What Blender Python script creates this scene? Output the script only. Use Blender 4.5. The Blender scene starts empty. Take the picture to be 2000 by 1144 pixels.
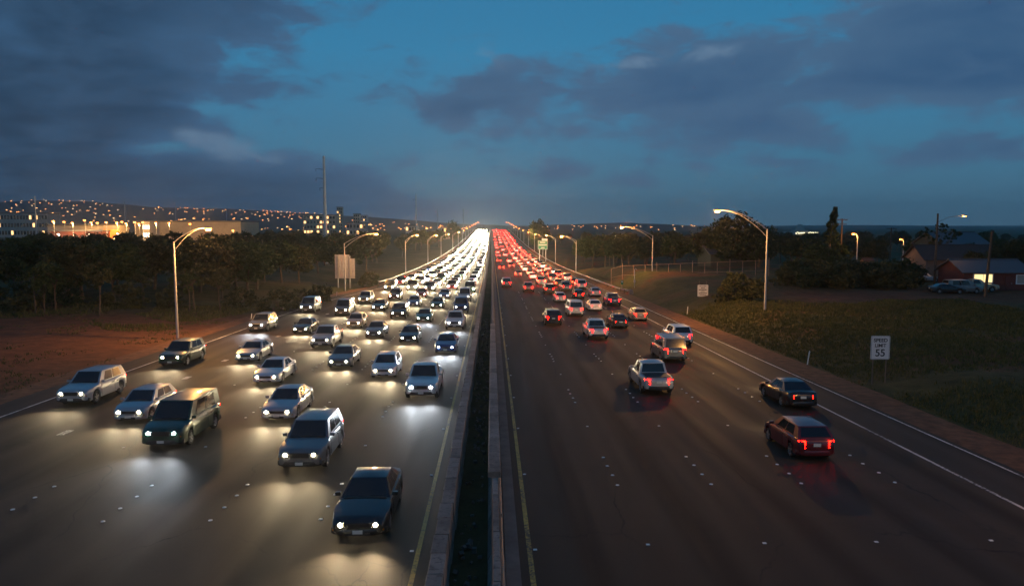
import bpy, bmesh, math, random
from mathutils import Vector, Matrix, noise

R = math.radians
sc = bpy.context.scene
COL = sc.collection
rnd = random.Random(11)

# ------------------------------------------------------------------ camera
CAM = Vector((0.0, 0.0, 9.4))
F_PX = 1450.0
cam_d = bpy.data.cameras.new("camera")
cam_d.sensor_width = 36.0
cam_d.lens = 36.0 * F_PX / 2000.0
cam_d.clip_start = 0.1
cam_d.clip_end = 40000.0
cam = bpy.data.objects.new("camera", cam_d)
cam.location = CAM
cam.rotation_euler = (R(90 - 5.2), 0, R(-1.56))
COL.objects.link(cam)
sc.camera = cam
CM = cam.rotation_euler.to_matrix()

def at(px, py, dist):
    """World point seen at photo pixel (2000 wide) at forward distance dist."""
    d = CM @ Vector(((px - 1000) / F_PX, -(py - 572) / F_PX, -1.0))
    return CAM + d * (dist / d.y)

# ------------------------------------------------------------------ world / sky
SUN_EL, SUN_AZ = R(1.5), R(200)
world = bpy.data.worlds.new("World")
sc.world = world
world.use_nodes = True
wt = world.node_tree
wt.nodes.clear()

class NT:
    def __init__(s, tree): s.t = tree
    def n(s, typ, **kw):
        nd = s.t.nodes.new(typ)
        for k, v in kw.items():
            if k.startswith('i_'):
                key = k[2:]
                key = int(key) if key.isdigit() else key
                nd.inputs[key].default_value = v
            else:
                setattr(nd, k, v)
        return nd
    def l(s, a, b): s.t.links.new(a, b)
    def val(s, x, sock):
        if isinstance(x, (int, float)): sock.default_value = x
        else: s.l(x, sock)
    def m(s, op, a, b=None, c=None, clamp=False):
        nd = s.t.nodes.new('ShaderNodeMath'); nd.operation = op; nd.use_clamp = clamp
        s.val(a, nd.inputs[0])
        if b is not None: s.val(b, nd.inputs[1])
        if c is not None: s.val(c, nd.inputs[2])
        return nd.outputs[0]
    def mix(s, f, a, b, typ='MIX'):
        nd = s.t.nodes.new('ShaderNodeMix'); nd.data_type = 'RGBA'; nd.blend_type = typ
        s.val(f, nd.inputs[0])
        for x, i in ((a, 6), (b, 7)):
            if isinstance(x, tuple): nd.inputs[i].default_value = (*x[:3], 1)
            else: s.l(x, nd.inputs[i])
        return nd.outputs[2]
    def ramp(s, fac, stops, interp='LINEAR'):
        nd = s.t.nodes.new('ShaderNodeValToRGB'); cr = nd.color_ramp; cr.interpolation = interp
        while len(cr.elements) > 1: cr.elements.remove(cr.elements[-1])
        for i, (p, c) in enumerate(stops):
            e = cr.elements[0] if i == 0 else cr.elements.new(p)
            e.position = p
            if isinstance(c, (int, float)): c = (c, c, c)
            e.color = (*c[:3], 1)
        s.l(fac, nd.inputs[0])
        return nd.outputs[0]
    def noise(s, vec, scale, detail=4, rough=.55, dist=0.0):
        nd = s.n('ShaderNodeTexNoise', i_Scale=scale, i_Detail=detail, i_Roughness=rough, i_Distortion=dist)
        if vec is not None: s.l(vec, nd.inputs['Vector'])
        return nd.outputs['Fac']
    def mapr(s, v, a, b, c=0.0, d=1.0, smooth=False):
        nd = s.n('ShaderNodeMapRange', i_1=a, i_2=b, i_3=c, i_4=d)
        if smooth: nd.interpolation_type = 'SMOOTHSTEP'
        s.l(v, nd.inputs[0])
        return nd.outputs[0]

def srgb(r, g, b):
    f = lambda c: (c / 255 / 12.92) if c / 255 <= .04045 else ((c / 255 + .055) / 1.055) ** 2.4
    return (f(r), f(g), f(b))

w = NT(wt)
tc = w.n('ShaderNodeTexCoord')
sep = w.n('ShaderNodeSeparateXYZ'); w.l(tc.outputs['Generated'], sep.inputs[0])
X, Y, Z = sep.outputs
az = w.m('ARCTAN2', X, Y)
el = w.m('ARCSINE', Z)
sky = w.n('ShaderNodeTexSky', sky_type='NISHITA', sun_disc=False, ozone_density=8.0, dust_density=.3, sun_elevation=SUN_EL, sun_rotation=SUN_AZ)
SKY_STRENGTH = 0.09
K = 1.0 / SKY_STRENGTH
def kc(r, g, b): return tuple(c * K for c in srgb(r, g, b))
# the blue hour: ozone blue overhead, paler and greyer towards the horizon
blue = w.ramp(el, [(0.0, kc(86, 122, 146)), (.09, kc(74, 130, 162)), (.22, kc(58, 136, 178)), (.5, kc(46, 112, 158)), (1.0, kc(30, 80, 124))])
skyc = w.mix(.15, blue, sky.outputs[0])
zc = w.m('ADD', w.m('MAXIMUM', Z, 0.0), 0.10)
pv = w.n('ShaderNodeCombineXYZ')
w.l(w.m('DIVIDE', X, zc), pv.inputs[0]); w.l(w.m('DIVIDE', Y, zc), pv.inputs[1])
# long-exposure clouds: soft, drawn out sideways
mp = w.n('ShaderNodeMapping'); mp.inputs['Scale'].default_value = (0.55, 0.8, 1)
mp.inputs['Location'].default_value = (3.1, 1.7, 0)
w.l(pv.outputs[0], mp.inputs[0])
n_big = w.noise(mp.outputs[0], 0.9, 3, .5, .3)
n_med = w.noise(mp.outputs[0], 2.4, 4, .55, .5)
nz = w.m('ADD', w.m('MULTIPLY', w.m('SUBTRACT', n_big, .5), .9), w.m('MULTIPLY', w.m('SUBTRACT', n_med, .5), 1.1))
# second noise in direction space: ragged, sideways-drawn cloud edges
ae = w.n('ShaderNodeCombineXYZ'); w.l(w.m('MULTIPLY', az, 1.0), ae.inputs[0]); w.l(w.m('MULTIPLY', el, 2.3), ae.inputs[1])
n_dir = w.noise(ae.outputs[0], 6.0, 5, .55, .5)
n_fine = w.noise(ae.outputs[0], 17.0, 6, .6, .5)

def blob(px, py, rx, ry):
    a0 = math.atan((px - 960) / F_PX); e0 = math.atan((440 - py) / F_PX)
    sa, se = rx / F_PX, ry / F_PX
    da = w.m('MULTIPLY', w.m('SUBTRACT', az, a0), 1 / sa)
    de = w.m('MULTIPLY', w.m('SUBTRACT', el, e0), 1 / se)
    q = w.m('ADD', w.m('MULTIPLY', da, da), w.m('MULTIPLY', de, de))
    return w.m('POWER', 2.71828, w.m('MULTIPLY', q, -1.0))

def blobsum(lst):
    out = None
    for px, py, rx, ry, wt_ in lst:
        b = w.m('MULTIPLY', blob(px, py, rx, ry), wt_)
        out = b if out is None else w.m('ADD', out, b)
    return out

dark_field = blobsum([(110, 170, 290, 230, 1.3), (-300, 250, 420, 400, .9), (430, 30, 330, 62, .6), (900, 205, 150, 62, .72),
                      (1200, 180, 260, 78, .8), (1430, 200, 150, 90, .45), (1880, 90, 300, 110, .85),
                      (1850, 195, 240, 34, .55), (560, 195, 130, 34, .5), (590, 250, 50, 18, .3), (1250, 318, 230, 46, .6),
                      (1830, 322, 250, 34, .5), (300, 350, 380, 46, .55), (620, 365, 160, 22, .4), (1120, 262, 120, 16, .3), (1060, 345, 120, 22, .35), (1500, 260, 160, 24, .35), (1560, 360, 180, 18, .3), (720, 325, 120, 28, .35),
                      (900, 405, 560, 30, .5), (250, 420, 500, 60, .6), (2400, 100, 500, 240, .6), (20, 120, 60, 50, -.8), (100, 160, 50, 30, -.5), (330, 300, 90, 40, -.4), (1720, 400, 330, 44, -.6), (600, 240, 160, 60, -.25)])
edge = w.m('ADD', w.m('MULTIPLY', w.m('SUBTRACT', n_dir, .5), 1.9), w.m('MULTIPLY', w.m('SUBTRACT', n_fine, .5), 1.5))
dark = w.mapr(w.m('ADD', dark_field, w.m('ADD', edge, w.m('MULTIPLY', nz, .35))), .26, .78, 0, 1, True)
light_field = blobsum([(450, 298, 60, 22, 1.0), (490, 318, 70, 20, .6), (930, 118, 55, 22, .7), (1290, 132, 130, 16, .6),
                       (1390, 118, 60, 12, .6), (1190, 140, 60, 10, .5), (980, 362, 80, 22, .7), (1080, 380, 60, 14, .5), (860, 310, 40, 20, .5),
                       (710, 280, 40, 20, .4), (1420, 320, 70, 40, .5), (380, 285, 30, 16, .5), (320, 310, 30, 14, .3)])
light = w.mapr(w.m('ADD', light_field, w.m('ADD', w.m('MULTIPLY', w.m('SUBTRACT', n_dir, .5), 2.2), w.m('MULTIPLY', w.m('SUBTRACT', n_fine, .5), 3.2))), .25, 1.5, 0, .5, True)
light = w.m('MULTIPLY', light, w.m('MINIMUM', w.m('MULTIPLY', light_field, 2.0), 1.0))
# how deep the cloud bank is towards the left: thick rain cloud over the hills
depth = w.mapr(az, -.75, .35, 1.0, 0.0, True)
thick = w.mapr(w.m('ADD', dark_field, w.m('MULTIPLY', edge, .9)), .55, 1.45, 0, 1, True)
cl_thin = w.mix(depth, kc(70, 100, 132), kc(54, 88, 124))
cl_thick = w.mix(depth, kc(48, 80, 118), kc(34, 50, 72))
cl = w.mix(thick, cl_thin, cl_thick)
cl = w.mix(w.mapr(w.m('ADD', w.m('MULTIPLY', n_fine, .6), w.m('MULTIPLY', n_med, .5)), .38, .72, .0, .42, True), cl, w.mix(depth, kc(84, 112, 142), kc(66, 96, 130)))
c1 = w.mix(w.m('MULTIPLY', dark, .93), skyc, cl)
c2 = w.mix(light, c1, kc(118, 146, 172))
bg = w.n('ShaderNodeBackground', i_Strength=SKY_STRENGTH)
w.l(c2, bg.inputs[0])
wo = w.n('ShaderNodeOutputWorld'); w.l(bg.outputs[0], wo.inputs[0])

# faint last light of the sun that has just gone down behind the camera
sun_d = bpy.data.lights.new("sun", 'SUN')
sun_d.energy = 0.03; sun_d.angle = R(20); sun_d.color = (1, .86, .72)
sun = bpy.data.objects.new("sun", sun_d); COL.objects.link(sun)
sdir = Vector((math.sin(SUN_AZ) * math.cos(SUN_EL), math.cos(SUN_AZ) * math.cos(SUN_EL), math.sin(SUN_EL) + .12))
sun.rotation_euler = (-sdir).to_track_quat('-Z', 'Y').to_euler()
sun.location = (0, -50, 60)

sc.view_settings.view_transform = 'Standard'
sc.view_settings.look = 'None'
sc.view_settings.exposure = 0.0
sc.view_settings.gamma = 1.0
sc.view_settings.use_curve_mapping = False
sc.cycles.use_denoising = True
sc.cycles.max_bounces = 4
sc.cycles.diffuse_bounces = 1
sc.cycles.glossy_bounces = 2
sc.cycles.volume_bounces = 0
sc.cycles.transmission_bounces = 1
sc.cycles.use_adaptive_sampling = True
sc.cycles.adaptive_threshold = .03
sc.cycles.adaptive_min_samples = 16
sc.cycles.transparent_max_bounces = 6
sc.cycles.sample_clamp_indirect = 6.0
sc.cycles.use_light_tree = True

# ------------------------------------------------------------------ materials
MATS = {}
def mat(name, color, rough=.6, metal=0.0, emis=None, estr=0.0, spec=.5, noisy=0.0, nscale=6.0, bump=0.0, bscale=40.0, coat=0.0):
    if name in MATS: return MATS[name]
    m = bpy.data.materials.new(name); m.use_nodes = True
    t = NT(m.node_tree); b = m.node_tree.nodes['Principled BSDF']
    b.inputs['Base Color'].default_value = (*color, 1)
    b.inputs['Roughness'].default_value = rough
    b.inputs['Metallic'].default_value = metal
    b.inputs['Specular IOR Level'].default_value = spec
    b.inputs['Coat Weight'].default_value = coat
    if coat: b.inputs['Coat Roughness'].default_value = .06
    co = t.n('ShaderNodeTexCoord').outputs['Object']
    if noisy:
        f = t.noise(co, nscale, 5, .6)
        dk = tuple(c * (1 - noisy) for c in color); lt = tuple(min(1, c * (1 + noisy)) for c in color)
        t.l(t.mix(t.mapr(f, .3, .7), dk, lt), b.inputs['Base Color'])
        t.l(t.mapr(f, .3, .7, max(0, rough - .08), min(1, rough + .08)), b.inputs['Roughness'])
    if bump:
        bp = t.n('ShaderNodeBump', i_Strength=bump, i_Distance=.02)
        t.l(t.noise(co, bscale, 4), bp.inputs['Height']); t.l(bp.outputs[0], b.inputs['Normal'])
    if emis:
        b.inputs['Emission Color'].default_value = (*emis, 1)
        b.inputs['Emission Strength'].default_value = estr
    MATS[name] = m
    return m

def asphalt_mat(name, base, tint, lane0):
    m = bpy.data.materials.new(name); m.use_nodes = True
    t = NT(m.node_tree); b = m.node_tree.nodes['Principled BSDF']
    co = t.n('ShaderNodeTexCoord').outputs['Object']
    fine = t.noise(co, 22, 3, .7)
    mpn = t.n('ShaderNodeMapping'); mpn.inputs['Scale'].default_value = (1.0, .035, 1.0); t.l(co, mpn.inputs[0])
    streak = t.noise(mpn.outputs[0], .9, 5, .6)
    patch = t.noise(co, .11, 4, .6, .6)
    v = t.m('ADD', t.m('MULTIPLY', t.m('SUBTRACT', fine, .5), .7), t.m('ADD', t.m('MULTIPLY', t.m('SUBTRACT', streak, .5), .9), t.m('MULTIPLY', t.m('SUBTRACT', patch, .5), .6)))
    v = t.m('ADD', v, .5, clamp=True)
    dk = tuple(base * .55 * c for c in tint); lt = tuple(base * 1.55 * c for c in tint)
    c = t.mix(v, dk, lt)
    # worn wheel paths and the oil line down the middle of each lane
    sx = t.n('ShaderNodeSeparateXYZ'); t.l(co, sx.inputs[0])
    u = t.m('ADD', t.m('MULTIPLY', t.m('SUBTRACT', sx.outputs[0], lane0), 2 * math.pi / 3.65), t.m('MULTIPLY', t.m('SUBTRACT', patch, .5), .8))
    mid = t.m('POWER', t.m('MULTIPLY', t.m('ADD', t.m('COSINE', u), 1.0), .5), 5.0)
    pth = t.m('POWER', t.m('MULTIPLY', t.m('SUBTRACT', 1.0, t.m('COSINE', t.m('MULTIPLY', u, 2.0))), .5), 2.0)
    c = t.mix(t.m('MULTIPLY', mid, t.mapr(streak, .35, .7, .25, .75)), c, tuple(base * .38 * q for q in tint))
    c = t.mix(t.m('MULTIPLY', pth, .30), c, tuple(base * 1.7 * q for q in tint))
    # re-laid rectangular patches
    bk = t.n('ShaderNodeTexBrick', i_Scale=1.0); bk.inputs['Brick Width'].default_value = 9.0; bk.inputs['Row Height'].default_value = 3.65; bk.inputs['Mortar Size'].default_value = .02
    bk.inputs['Color1'].default_value = (0, 0, 0, 1); bk.inputs['Color2'].default_value = (1, 1, 1, 1); bk.inputs['Mortar'].default_value = (.5, .5, .5, 1); bk.inputs['Bias'].default_value = -.2
    rx = t.n('ShaderNodeMapping'); rx.inputs['Rotation'].default_value = (0, 0, R(90)); rx.inputs['Location'].default_value = (0, lane0 + 1.8, 0); t.l(co, rx.inputs[0]); t.l(rx.outputs[0], bk.inputs['Vector'])
    pm = t.m('MULTIPLY', t.mapr(bk.outputs['Color'], .7, .8), t.mapr(patch, .5, .54))
    c = t.mix(t.m('MULTIPLY', pm, .45), c, tuple(base * .5 * q for q in tint))
    # crack / sealed joints
    vor = t.n('ShaderNodeTexVoronoi', feature='DISTANCE_TO_EDGE', i_Scale=.16)
    mp2 = t.n('ShaderNodeMapping'); mp2.inputs['Scale'].default_value = (1, .45, 1); t.l(co, mp2.inputs[0])
    wob = t.n('ShaderNodeTexNoise', i_Scale=1.2, i_Detail=5.0)
    t.l(mp2.outputs[0], wob.inputs['Vector'])
    vm = t.n('ShaderNodeVectorMath', operation='ADD')
    sv = t.n('ShaderNodeVectorMath', operation='SCALE'); sv.inputs['Scale'].default_value = .9
    t.l(wob.outputs['Color'], sv.inputs[0]); t.l(mp2.outputs[0], vm.inputs[0]); t.l(sv.outputs[0], vm.inputs[1])
    t.l(vm.outputs[0], vor.inputs['Vector'])
    crack = t.m('MULTIPLY', t.mapr(vor.outputs['Distance'], .0, .006, 1, 0), t.mapr(patch, .45, .6))
    c = t.mix(t.m('MULTIPLY', crack, .9), c, (.008, .008, .008))
    t.l(c, b.inputs['Base Color'])
    t.l(t.mapr(streak, .3, .7, .62, .78), b.inputs['Roughness'])
    b.inputs['Specular IOR Level'].default_value = .14
    bp = t.n('ShaderNodeBump', i_Strength=.35, i_Distance=.012)
    t.l(t.noise(co, 45, 3, .7), bp.inputs['Height']); t.l(bp.outputs[0], b.inputs['Normal'])
    return m

M_ASPH = asphalt_mat('asphalt', .036, (1.32, 1.0, .72), -4.0)
M_ASPH_R = asphalt_mat('asphalt_right', .035, (1.34, 1.0, .70), 2.97)

def ground_mat():
    m = bpy.data.materials.new('ground'); m.use_nodes = True
    t = NT(m.node_tree); b = m.node_tree.nodes['Principled BSDF']
    co = t.n('ShaderNodeTexCoord').outputs['Object']
    s = t.n('ShaderNodeSeparateXYZ'); t.l(co, s.inputs[0])
    x, y = s.outputs[0], s.outputs[1]
    n1 = t.noise(co, .09, 5, .6, .4); n2 = t.noise(co, .8, 6, .65); n3 = t.noise(co, 5, 4, .7)
    grass = t.mix(t.mapr(n2, .3, .7), (.022, .03, .010), (.075, .075, .026))
    grass = t.mix(t.mapr(n1, .42, .7), grass, (.10, .072, .035))
    dirt = t.mix(t.mapr(n2, .3, .7), (.075, .032, .016), (.17, .072, .034))
    dirt = t.mix(t.mapr(n3, .5, .75, 0, .55), dirt, (.06, .045, .022))
    xl = t.m('ADD', x, t.m('MULTIPLY', t.m('SUBTRACT', n1, .5), 16.0))
    # bare red earth on the left cutting, up to the strip of grass under the trees
    left = t.m('MULTIPLY', t.mapr(xl, -26.0, -30.0), t.mapr(t.m('ADD', y, t.m('MULTIPLY', t.m('SUBTRACT', n1, .5), 40.0)), 100, 84))
    # a bare patch and dirt track on the right
    tr = t.m('MULTIPLY', t.mapr(xl, 34.0, 44.0), t.m('MULTIPLY', t.mapr(y, 90, 96), t.mapr(y, 118, 106)))
    bare = t.m('MULTIPLY', t.mapr(xl, 27, 33), t.m('MULTIPLY', t.mapr(n1, .5, .62), .8))
    f = t.m('MAXIMUM', left, t.m('MAXIMUM', tr, bare), clamp=True)
    t.l(t.mix(f, grass, dirt), b.inputs['Base Color'])
    b.inputs['Roughness'].default_value = .95
    b.inputs['Specular IOR Level'].default_value = .15
    bp = t.n('ShaderNodeBump', i_Strength=.9, i_Distance=.15)
    t.l(t.m('ADD', n2, t.m('MULTIPLY', n3, .4)), bp.inputs['Height']); t.l(bp.outputs[0], b.inputs['Normal'])
    return m
M_GROUND = ground_mat()
M_SHOULDER = mat('shoulder_earth', (.13, .065, .036), .95, noisy=.45, nscale=1.6, bump=.8, bscale=9, spec=.2)
def conc_mat():
    m = bpy.data.materials.new('concrete'); m.use_nodes = True
    t = NT(m.node_tree); b = m.node_tree.nodes['Principled BSDF']
    co = t.n('ShaderNodeTexCoord').outputs['Object']; oi = t.n('ShaderNodeObjectInfo')
    v = t.m('ADD', t.m('MULTIPLY', t.noise(co, 1.4, 6, .65), .75), t.m('MULTIPLY', oi.outputs['Random'], .35))
    c = t.ramp(v, [(.2, (.12, .095, .08)), (.5, (.24, .195, .165)), (.8, (.34, .28, .24))])
    mpn = t.n('ShaderNodeMapping'); mpn.inputs['Scale'].default_value = (3.0, 3.0, .35); t.l(co, mpn.inputs[0])
    st = t.mapr(t.noise(mpn.outputs[0], 1.6, 5, .6), .52, .68)
    c = t.mix(t.m('MULTIPLY', st, .6), c, (.055, .042, .034))
    t.l(c, b.inputs['Base Color']); b.inputs['Roughness'].default_value = .9; b.inputs['Specular IOR Level'].default_value = .2
    bp = t.n('ShaderNodeBump', i_Strength=.5, i_Distance=.015); t.l(t.noise(co, 22, 4, .6), bp.inputs['Height']); t.l(bp.outputs[0], b.inputs['Normal'])
    return m
M_CONC = conc_mat()
M_CONC2 = mat('concrete_pad', (.17, .145, .125), .9, noisy=.3, nscale=1.2, bump=.3, bscale=20, spec=.3)
def worn(name, col):
    m = mat(name, col, .65, noisy=.3, nscale=4)
    t = NT(m.node_tree); b = m.node_tree.nodes['Principled BSDF']
    co = t.n('ShaderNodeTexCoord').outputs['Object']
    src = b.inputs['Base Color'].links[0].from_socket
    wv = t.m('ADD', t.m('MULTIPLY', t.noise(co, 9, 5, .7), .7), t.m('MULTIPLY', t.noise(co, .35, 3, .6), .45))
    t.l(t.mix(t.mapr(wv, .56, .68), src, (.05, .04, .03)), b.inputs['Base Color'])
    return m
M_YELLOW = worn('yellow_paint', (.50, .31, .045))
M_WHITE = worn('white_paint', (.58, .55, .50))
M_DOT = mat('ceramic_dot', (.78, .76, .72), .3, spec=.6)
M_GALV = mat('galvanised_steel', (.42, .42, .42), .45, .65, noisy=.2, nscale=3)
M_POLE = mat('lamp_pole_paint', (.46, .43, .40), .5, .3, noisy=.15, nscale=2)
M_WOOD = mat('weathered_pole_wood', (.10, .065, .042), .9, noisy=.4, nscale=3, bump=.5, bscale=30)
M_SODIUM = mat('sodium_lens', (1, .6, .2), .3, emis=(1.0, .22, .025), estr=22)
M_SODIUM_FAR = mat('sodium_lens_distant', (1, .6, .2), .3, emis=(1.0, .22, .025), estr=34)
M_TOWNLAMP = mat('town_lamp_lens', (1, .7, .35), .3, emis=(1.0, .24, .03), estr=16)
M_WIN_WARM = mat('lit_window', (1, .7, .35), .5, emis=(1.0, .52, .18), estr=3)
M_WIN_BRIGHT = mat('lit_window_bright', (1, .8, .45), .5, emis=(1.0, .70, .28), estr=1.6)
M_WIN_WHITE = mat('lit_window_white', (1, .95, .85), .5, emis=(1.0, .86, .6), estr=4)
M_SIGNW = mat('sign_white', (.72, .70, .68), .45)
M_SIGNK = mat('sign_black', (.02, .02, .02), .5)
M_SIGNG = mat('sign_green', (.01, .20, .10), .4)
M_SIGNBACK = mat('sign_back_aluminium', (.42, .40, .42), .5, .35, noisy=.15, nscale=2)
M_DARKMETAL = mat('dark_steel', (.06, .06, .06), .5, .6)
M_BARK = mat('bark', (.09, .065, .045), .95, noisy=.4, nscale=5, bump=.6, bscale=18)

def leaf_mat(name, a, b_, c):
    m = bpy.data.materials.new(name); m.use_nodes = True
    t = NT(m.node_tree); b = m.node_tree.nodes['Principled BSDF']
    g = t.n('ShaderNodeNewGeometry')
    oi = t.n('ShaderNodeObjectInfo')
    r = t.m('FRACT', t.m('ADD', g.outputs['Random Per Island'], t.m('MULTIPLY', oi.outputs['Random'], .37)))
    t.l(t.ramp(r, [(0, a), (.55, b_), (1, c)]), b.inputs['Base Color'])
    b.inputs['Roughness'].default_value = .7
    b.inputs['Specular IOR Level'].default_value = .25
    tr = t.n('ShaderNodeBsdfTranslucent'); tr.inputs[0].default_value = (*[q * 1.2 for q in b_], 1)
    mx = t.n('ShaderNodeMixShader', i_0=.25)
    t.l(b.outputs[0], mx.inputs[1]); t.l(tr.outputs[0], mx.inputs[2])
    t.l(mx.outputs[0], m.node_tree.nodes['Material Output'].inputs[0])
    return m
M_LEAF = [leaf_mat('leaf_green', (.020, .036, .012), (.045, .07, .02), (.08, .10, .035)),
          leaf_mat('leaf_olive', (.028, .034, .012), (.06, .065, .022), (.11, .10, .04)),
          leaf_mat('leaf_dark', (.012, .026, .012), (.028, .05, .02), (.05, .07, .028))]
M_GRASS = leaf_mat('grass_blades', (.035, .045, .012), (.08, .085, .025), (.14, .115, .045))

# ------------------------------------------------------------------ mesh helpers
def tag(o, label=None, cat=None, group=None, kind=None):
    if label: o['label'] = label
    if cat: o['category'] = cat
    if group: o['group'] = group
    if kind: o['kind'] = kind
    return o

def empty(name, loc=(0, 0, 0), rz=0.0):
    o = bpy.data.objects.new(name, None)
    o.empty_display_size = .3
    COL.objects.link(o); o.location = loc; o.rotation_euler = (0, 0, rz)
    return o

class MB:
    """collects geometry for one mesh object"""
    def __init__(s): s.v = []; s.f = []; s.mi = []; s.cur = 0
    def add(s, vs, fs):
        o = len(s.v); s.v += [tuple(p) for p in vs]
        s.f += [tuple(i + o for i in f) for f in fs]; s.mi += [s.cur] * len(fs)
    def box(s, c, d, rz=0.0, mtx=None):
        hx, hy, hz = d[0] / 2, d[1] / 2, d[2] / 2
        vs = [Vector((x, y, z)) for x in (-hx, hx) for y in (-hy, hy) for z in (-hz, hz)]
        m = mtx or Matrix.Rotation(rz, 3, 'Z')
        s.add([m @ v + Vector(c) for v in vs],
              [(0, 1, 3, 2), (4, 6, 7, 5), (0, 4, 5, 1), (2, 3, 7, 6), (0, 2, 6, 4), (1, 5, 7, 3)])
    def tube(s, pts, rads, n=8, cap=True):
        pts = [Vector(p) for p in pts]
        if isinstance(rads, (int, float)): rads = [rads] * len(pts)
        rings = []
        for i, p in enumerate(pts):
            a = pts[max(0, i - 1)]; b = pts[min(len(pts) - 1, i + 1)]
            d = (b - a).normalized()
            u = d.orthogonal().normalized() if abs(d.z) < .95 else Vector((1, 0, 0))
            u = (u - d * u.dot(d)).normalized(); v = d.cross(u)
            if abs(d.z) < .95:
                u = d.cross(Vector((0, 0, 1))).normalized(); v = d.cross(u)
            rings.append([p + (u * math.cos(2 * math.pi * k / n) + v * math.sin(2 * math.pi * k / n)) * rads[i] for k in range(n)])
        vs = [q for r in rings for q in r]; fs = []
        for i in range(len(pts) - 1):
            for k in range(n):
                fs.append((i * n + k, i * n + (k + 1) % n, (i + 1) * n + (k + 1) % n, (i + 1) * n + k))
        if cap:
            fs.append(tuple(range(n))[::-1]); fs.append(tuple((len(pts) - 1) * n + k for k in range(n)))
        s.add(vs, fs)
    def loft(s, rings, cap=True, closed=True):
        n = len(rings[0]); vs = [q for r in rings for q in r]; fs = []
        for i in range(len(rings) - 1):
            for k in range(n if closed else n - 1):
                fs.append((i * n + k, i * n + (k + 1) % n, (i + 1) * n + (k + 1) % n, (i + 1) * n + k))
        if cap:
            fs.append(tuple(range(n))[::-1]); fs.append(tuple((len(rings) - 1) * n + k for k in range(n)))
        s.add(vs, fs)
    def slab(s, quad, th, nrm=None):
        q = [Vector(p) for p in quad]
        n = nrm or (q[1] - q[0]).cross(q[3] - q[0]).normalized()
        s.add(q + [p + n * th for p in q], [(3, 2, 1, 0), (4, 5, 6, 7), (0, 1, 5, 4), (1, 2, 6, 5), (2, 3, 7, 6), (3, 0, 4, 7)])
    def mesh(s, name, mats, smooth=None):
        me = bpy.data.meshes.new(name)
        me.from_pydata(s.v, [], s.f)
        for m in (mats if isinstance(mats, (list, tuple)) else [mats]): me.materials.append(m)
        if any(s.mi): me.polygons.foreach_set('material_index', s.mi)
        bm = bmesh.new(); bm.from_mesh(me); bmesh.ops.recalc_face_normals(bm, faces=bm.faces); bm.to_mesh(me); bm.free()
        if smooth is not None:
            me.polygons.foreach_set('use_smooth', [True] * len(me.polygons))
            me.set_sharp_from_angle(angle=R(smooth))
        me.update()
        return me
    def build(s, name, mats, parent=None, smooth=None):
        o = bpy.data.objects.new(name, s.mesh(name, mats, smooth)); COL.objects.link(o)
        if parent is not None: o.parent = parent
        return o

def link(name, me, parent=None, loc=(0, 0, 0), rz=0.0, scale=None):
    o = bpy.data.objects.new(name, me); COL.objects.link(o)
    o.location = loc; o.rotation_euler = (0, 0, rz)
    if scale is not None: o.scale = scale if isinstance(scale, tuple) else (scale,) * 3
    if parent is not None: o.parent = parent
    return o

def copy_tree(o, parent=None):
    c = o.copy(); COL.objects.link(c); c.parent = parent
    for ch in o.children: copy_tree(ch, c)
    return c

def sstep(a, b, x):
    t = max(0.0, min(1.0, (x - a) / (b - a))); return t * t * (3 - 2 * t)
def lerp(a, b, t): return a + (b - a) * t

def text_part(name, body, size, parent, loc, material, rot=(R(90), 0, 0), sx=1.0, bold=0.0):
    cu = bpy.data.curves.new(name, 'FONT'); cu.body = body; cu.size = size; cu.align_x = 'CENTER'; cu.align_y = 'CENTER'
    cu.extrude = .004; cu.offset = bold
    tmp = bpy.data.objects.new('tmp', cu); COL.objects.link(tmp)
    dg = bpy.context.evaluated_depsgraph_get()
    me = bpy.data.meshes.new_from_object(tmp.evaluated_get(dg))
    bpy.data.objects.remove(tmp); bpy.data.curves.remove(cu)
    me.materials.clear(); me.materials.append(material)
    o = bpy.data.objects.new(name, me); COL.objects.link(o)
    o.location = loc; o.rotation_euler = rot; o.scale = (sx, 1, 1); o.parent = parent
    return o

# ------------------------------------------------------------------ terrain and road profile
PROF = [(-200, 4.0), (0, 0.0), (60, -1.2), (95, -1.85), (130, -2.5), (180, -3.55), (245, -4.7), (330, -5.3), (420, -5.1), (520, -4.2),
        (640, -2.4), (800, .2), (930, 2.1), (1020, 2.9), (1100, 2.7), (1250, 1.0), (1500, -3.0), (2000, -5.0), (40000, -5.0)]
def road_z(y):
    for i in range(len(PROF) - 1):
        (y0, z0), (y1, z1) = PROF[i], PROF[i + 1]
        if y <= y1 or i == len(PROF) - 2:
            t = max(0, min(1, (y - y0) / (y1 - y0)))
            ym, zm = PROF[max(0, i - 1)]; yp, zp = PROF[min(len(PROF) - 1, i + 2)]
            m0 = (z1 - zm) / (y1 - ym) * (y1 - y0); m1 = (zp - z0) / (yp - y0) * (y1 - y0)
            t2, t3 = t * t, t * t * t
            return (2 * t3 - 3 * t2 + 1) * z0 + (t3 - 2 * t2 + t) * m0 + (-2 * t3 + 3 * t2) * z1 + (t3 - t2) * m1
    return -5.0
def edge_l(y): return lerp(-28.3, -21.8, sstep(95, 175, y))
def edge_r(y): return 21.5
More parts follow.
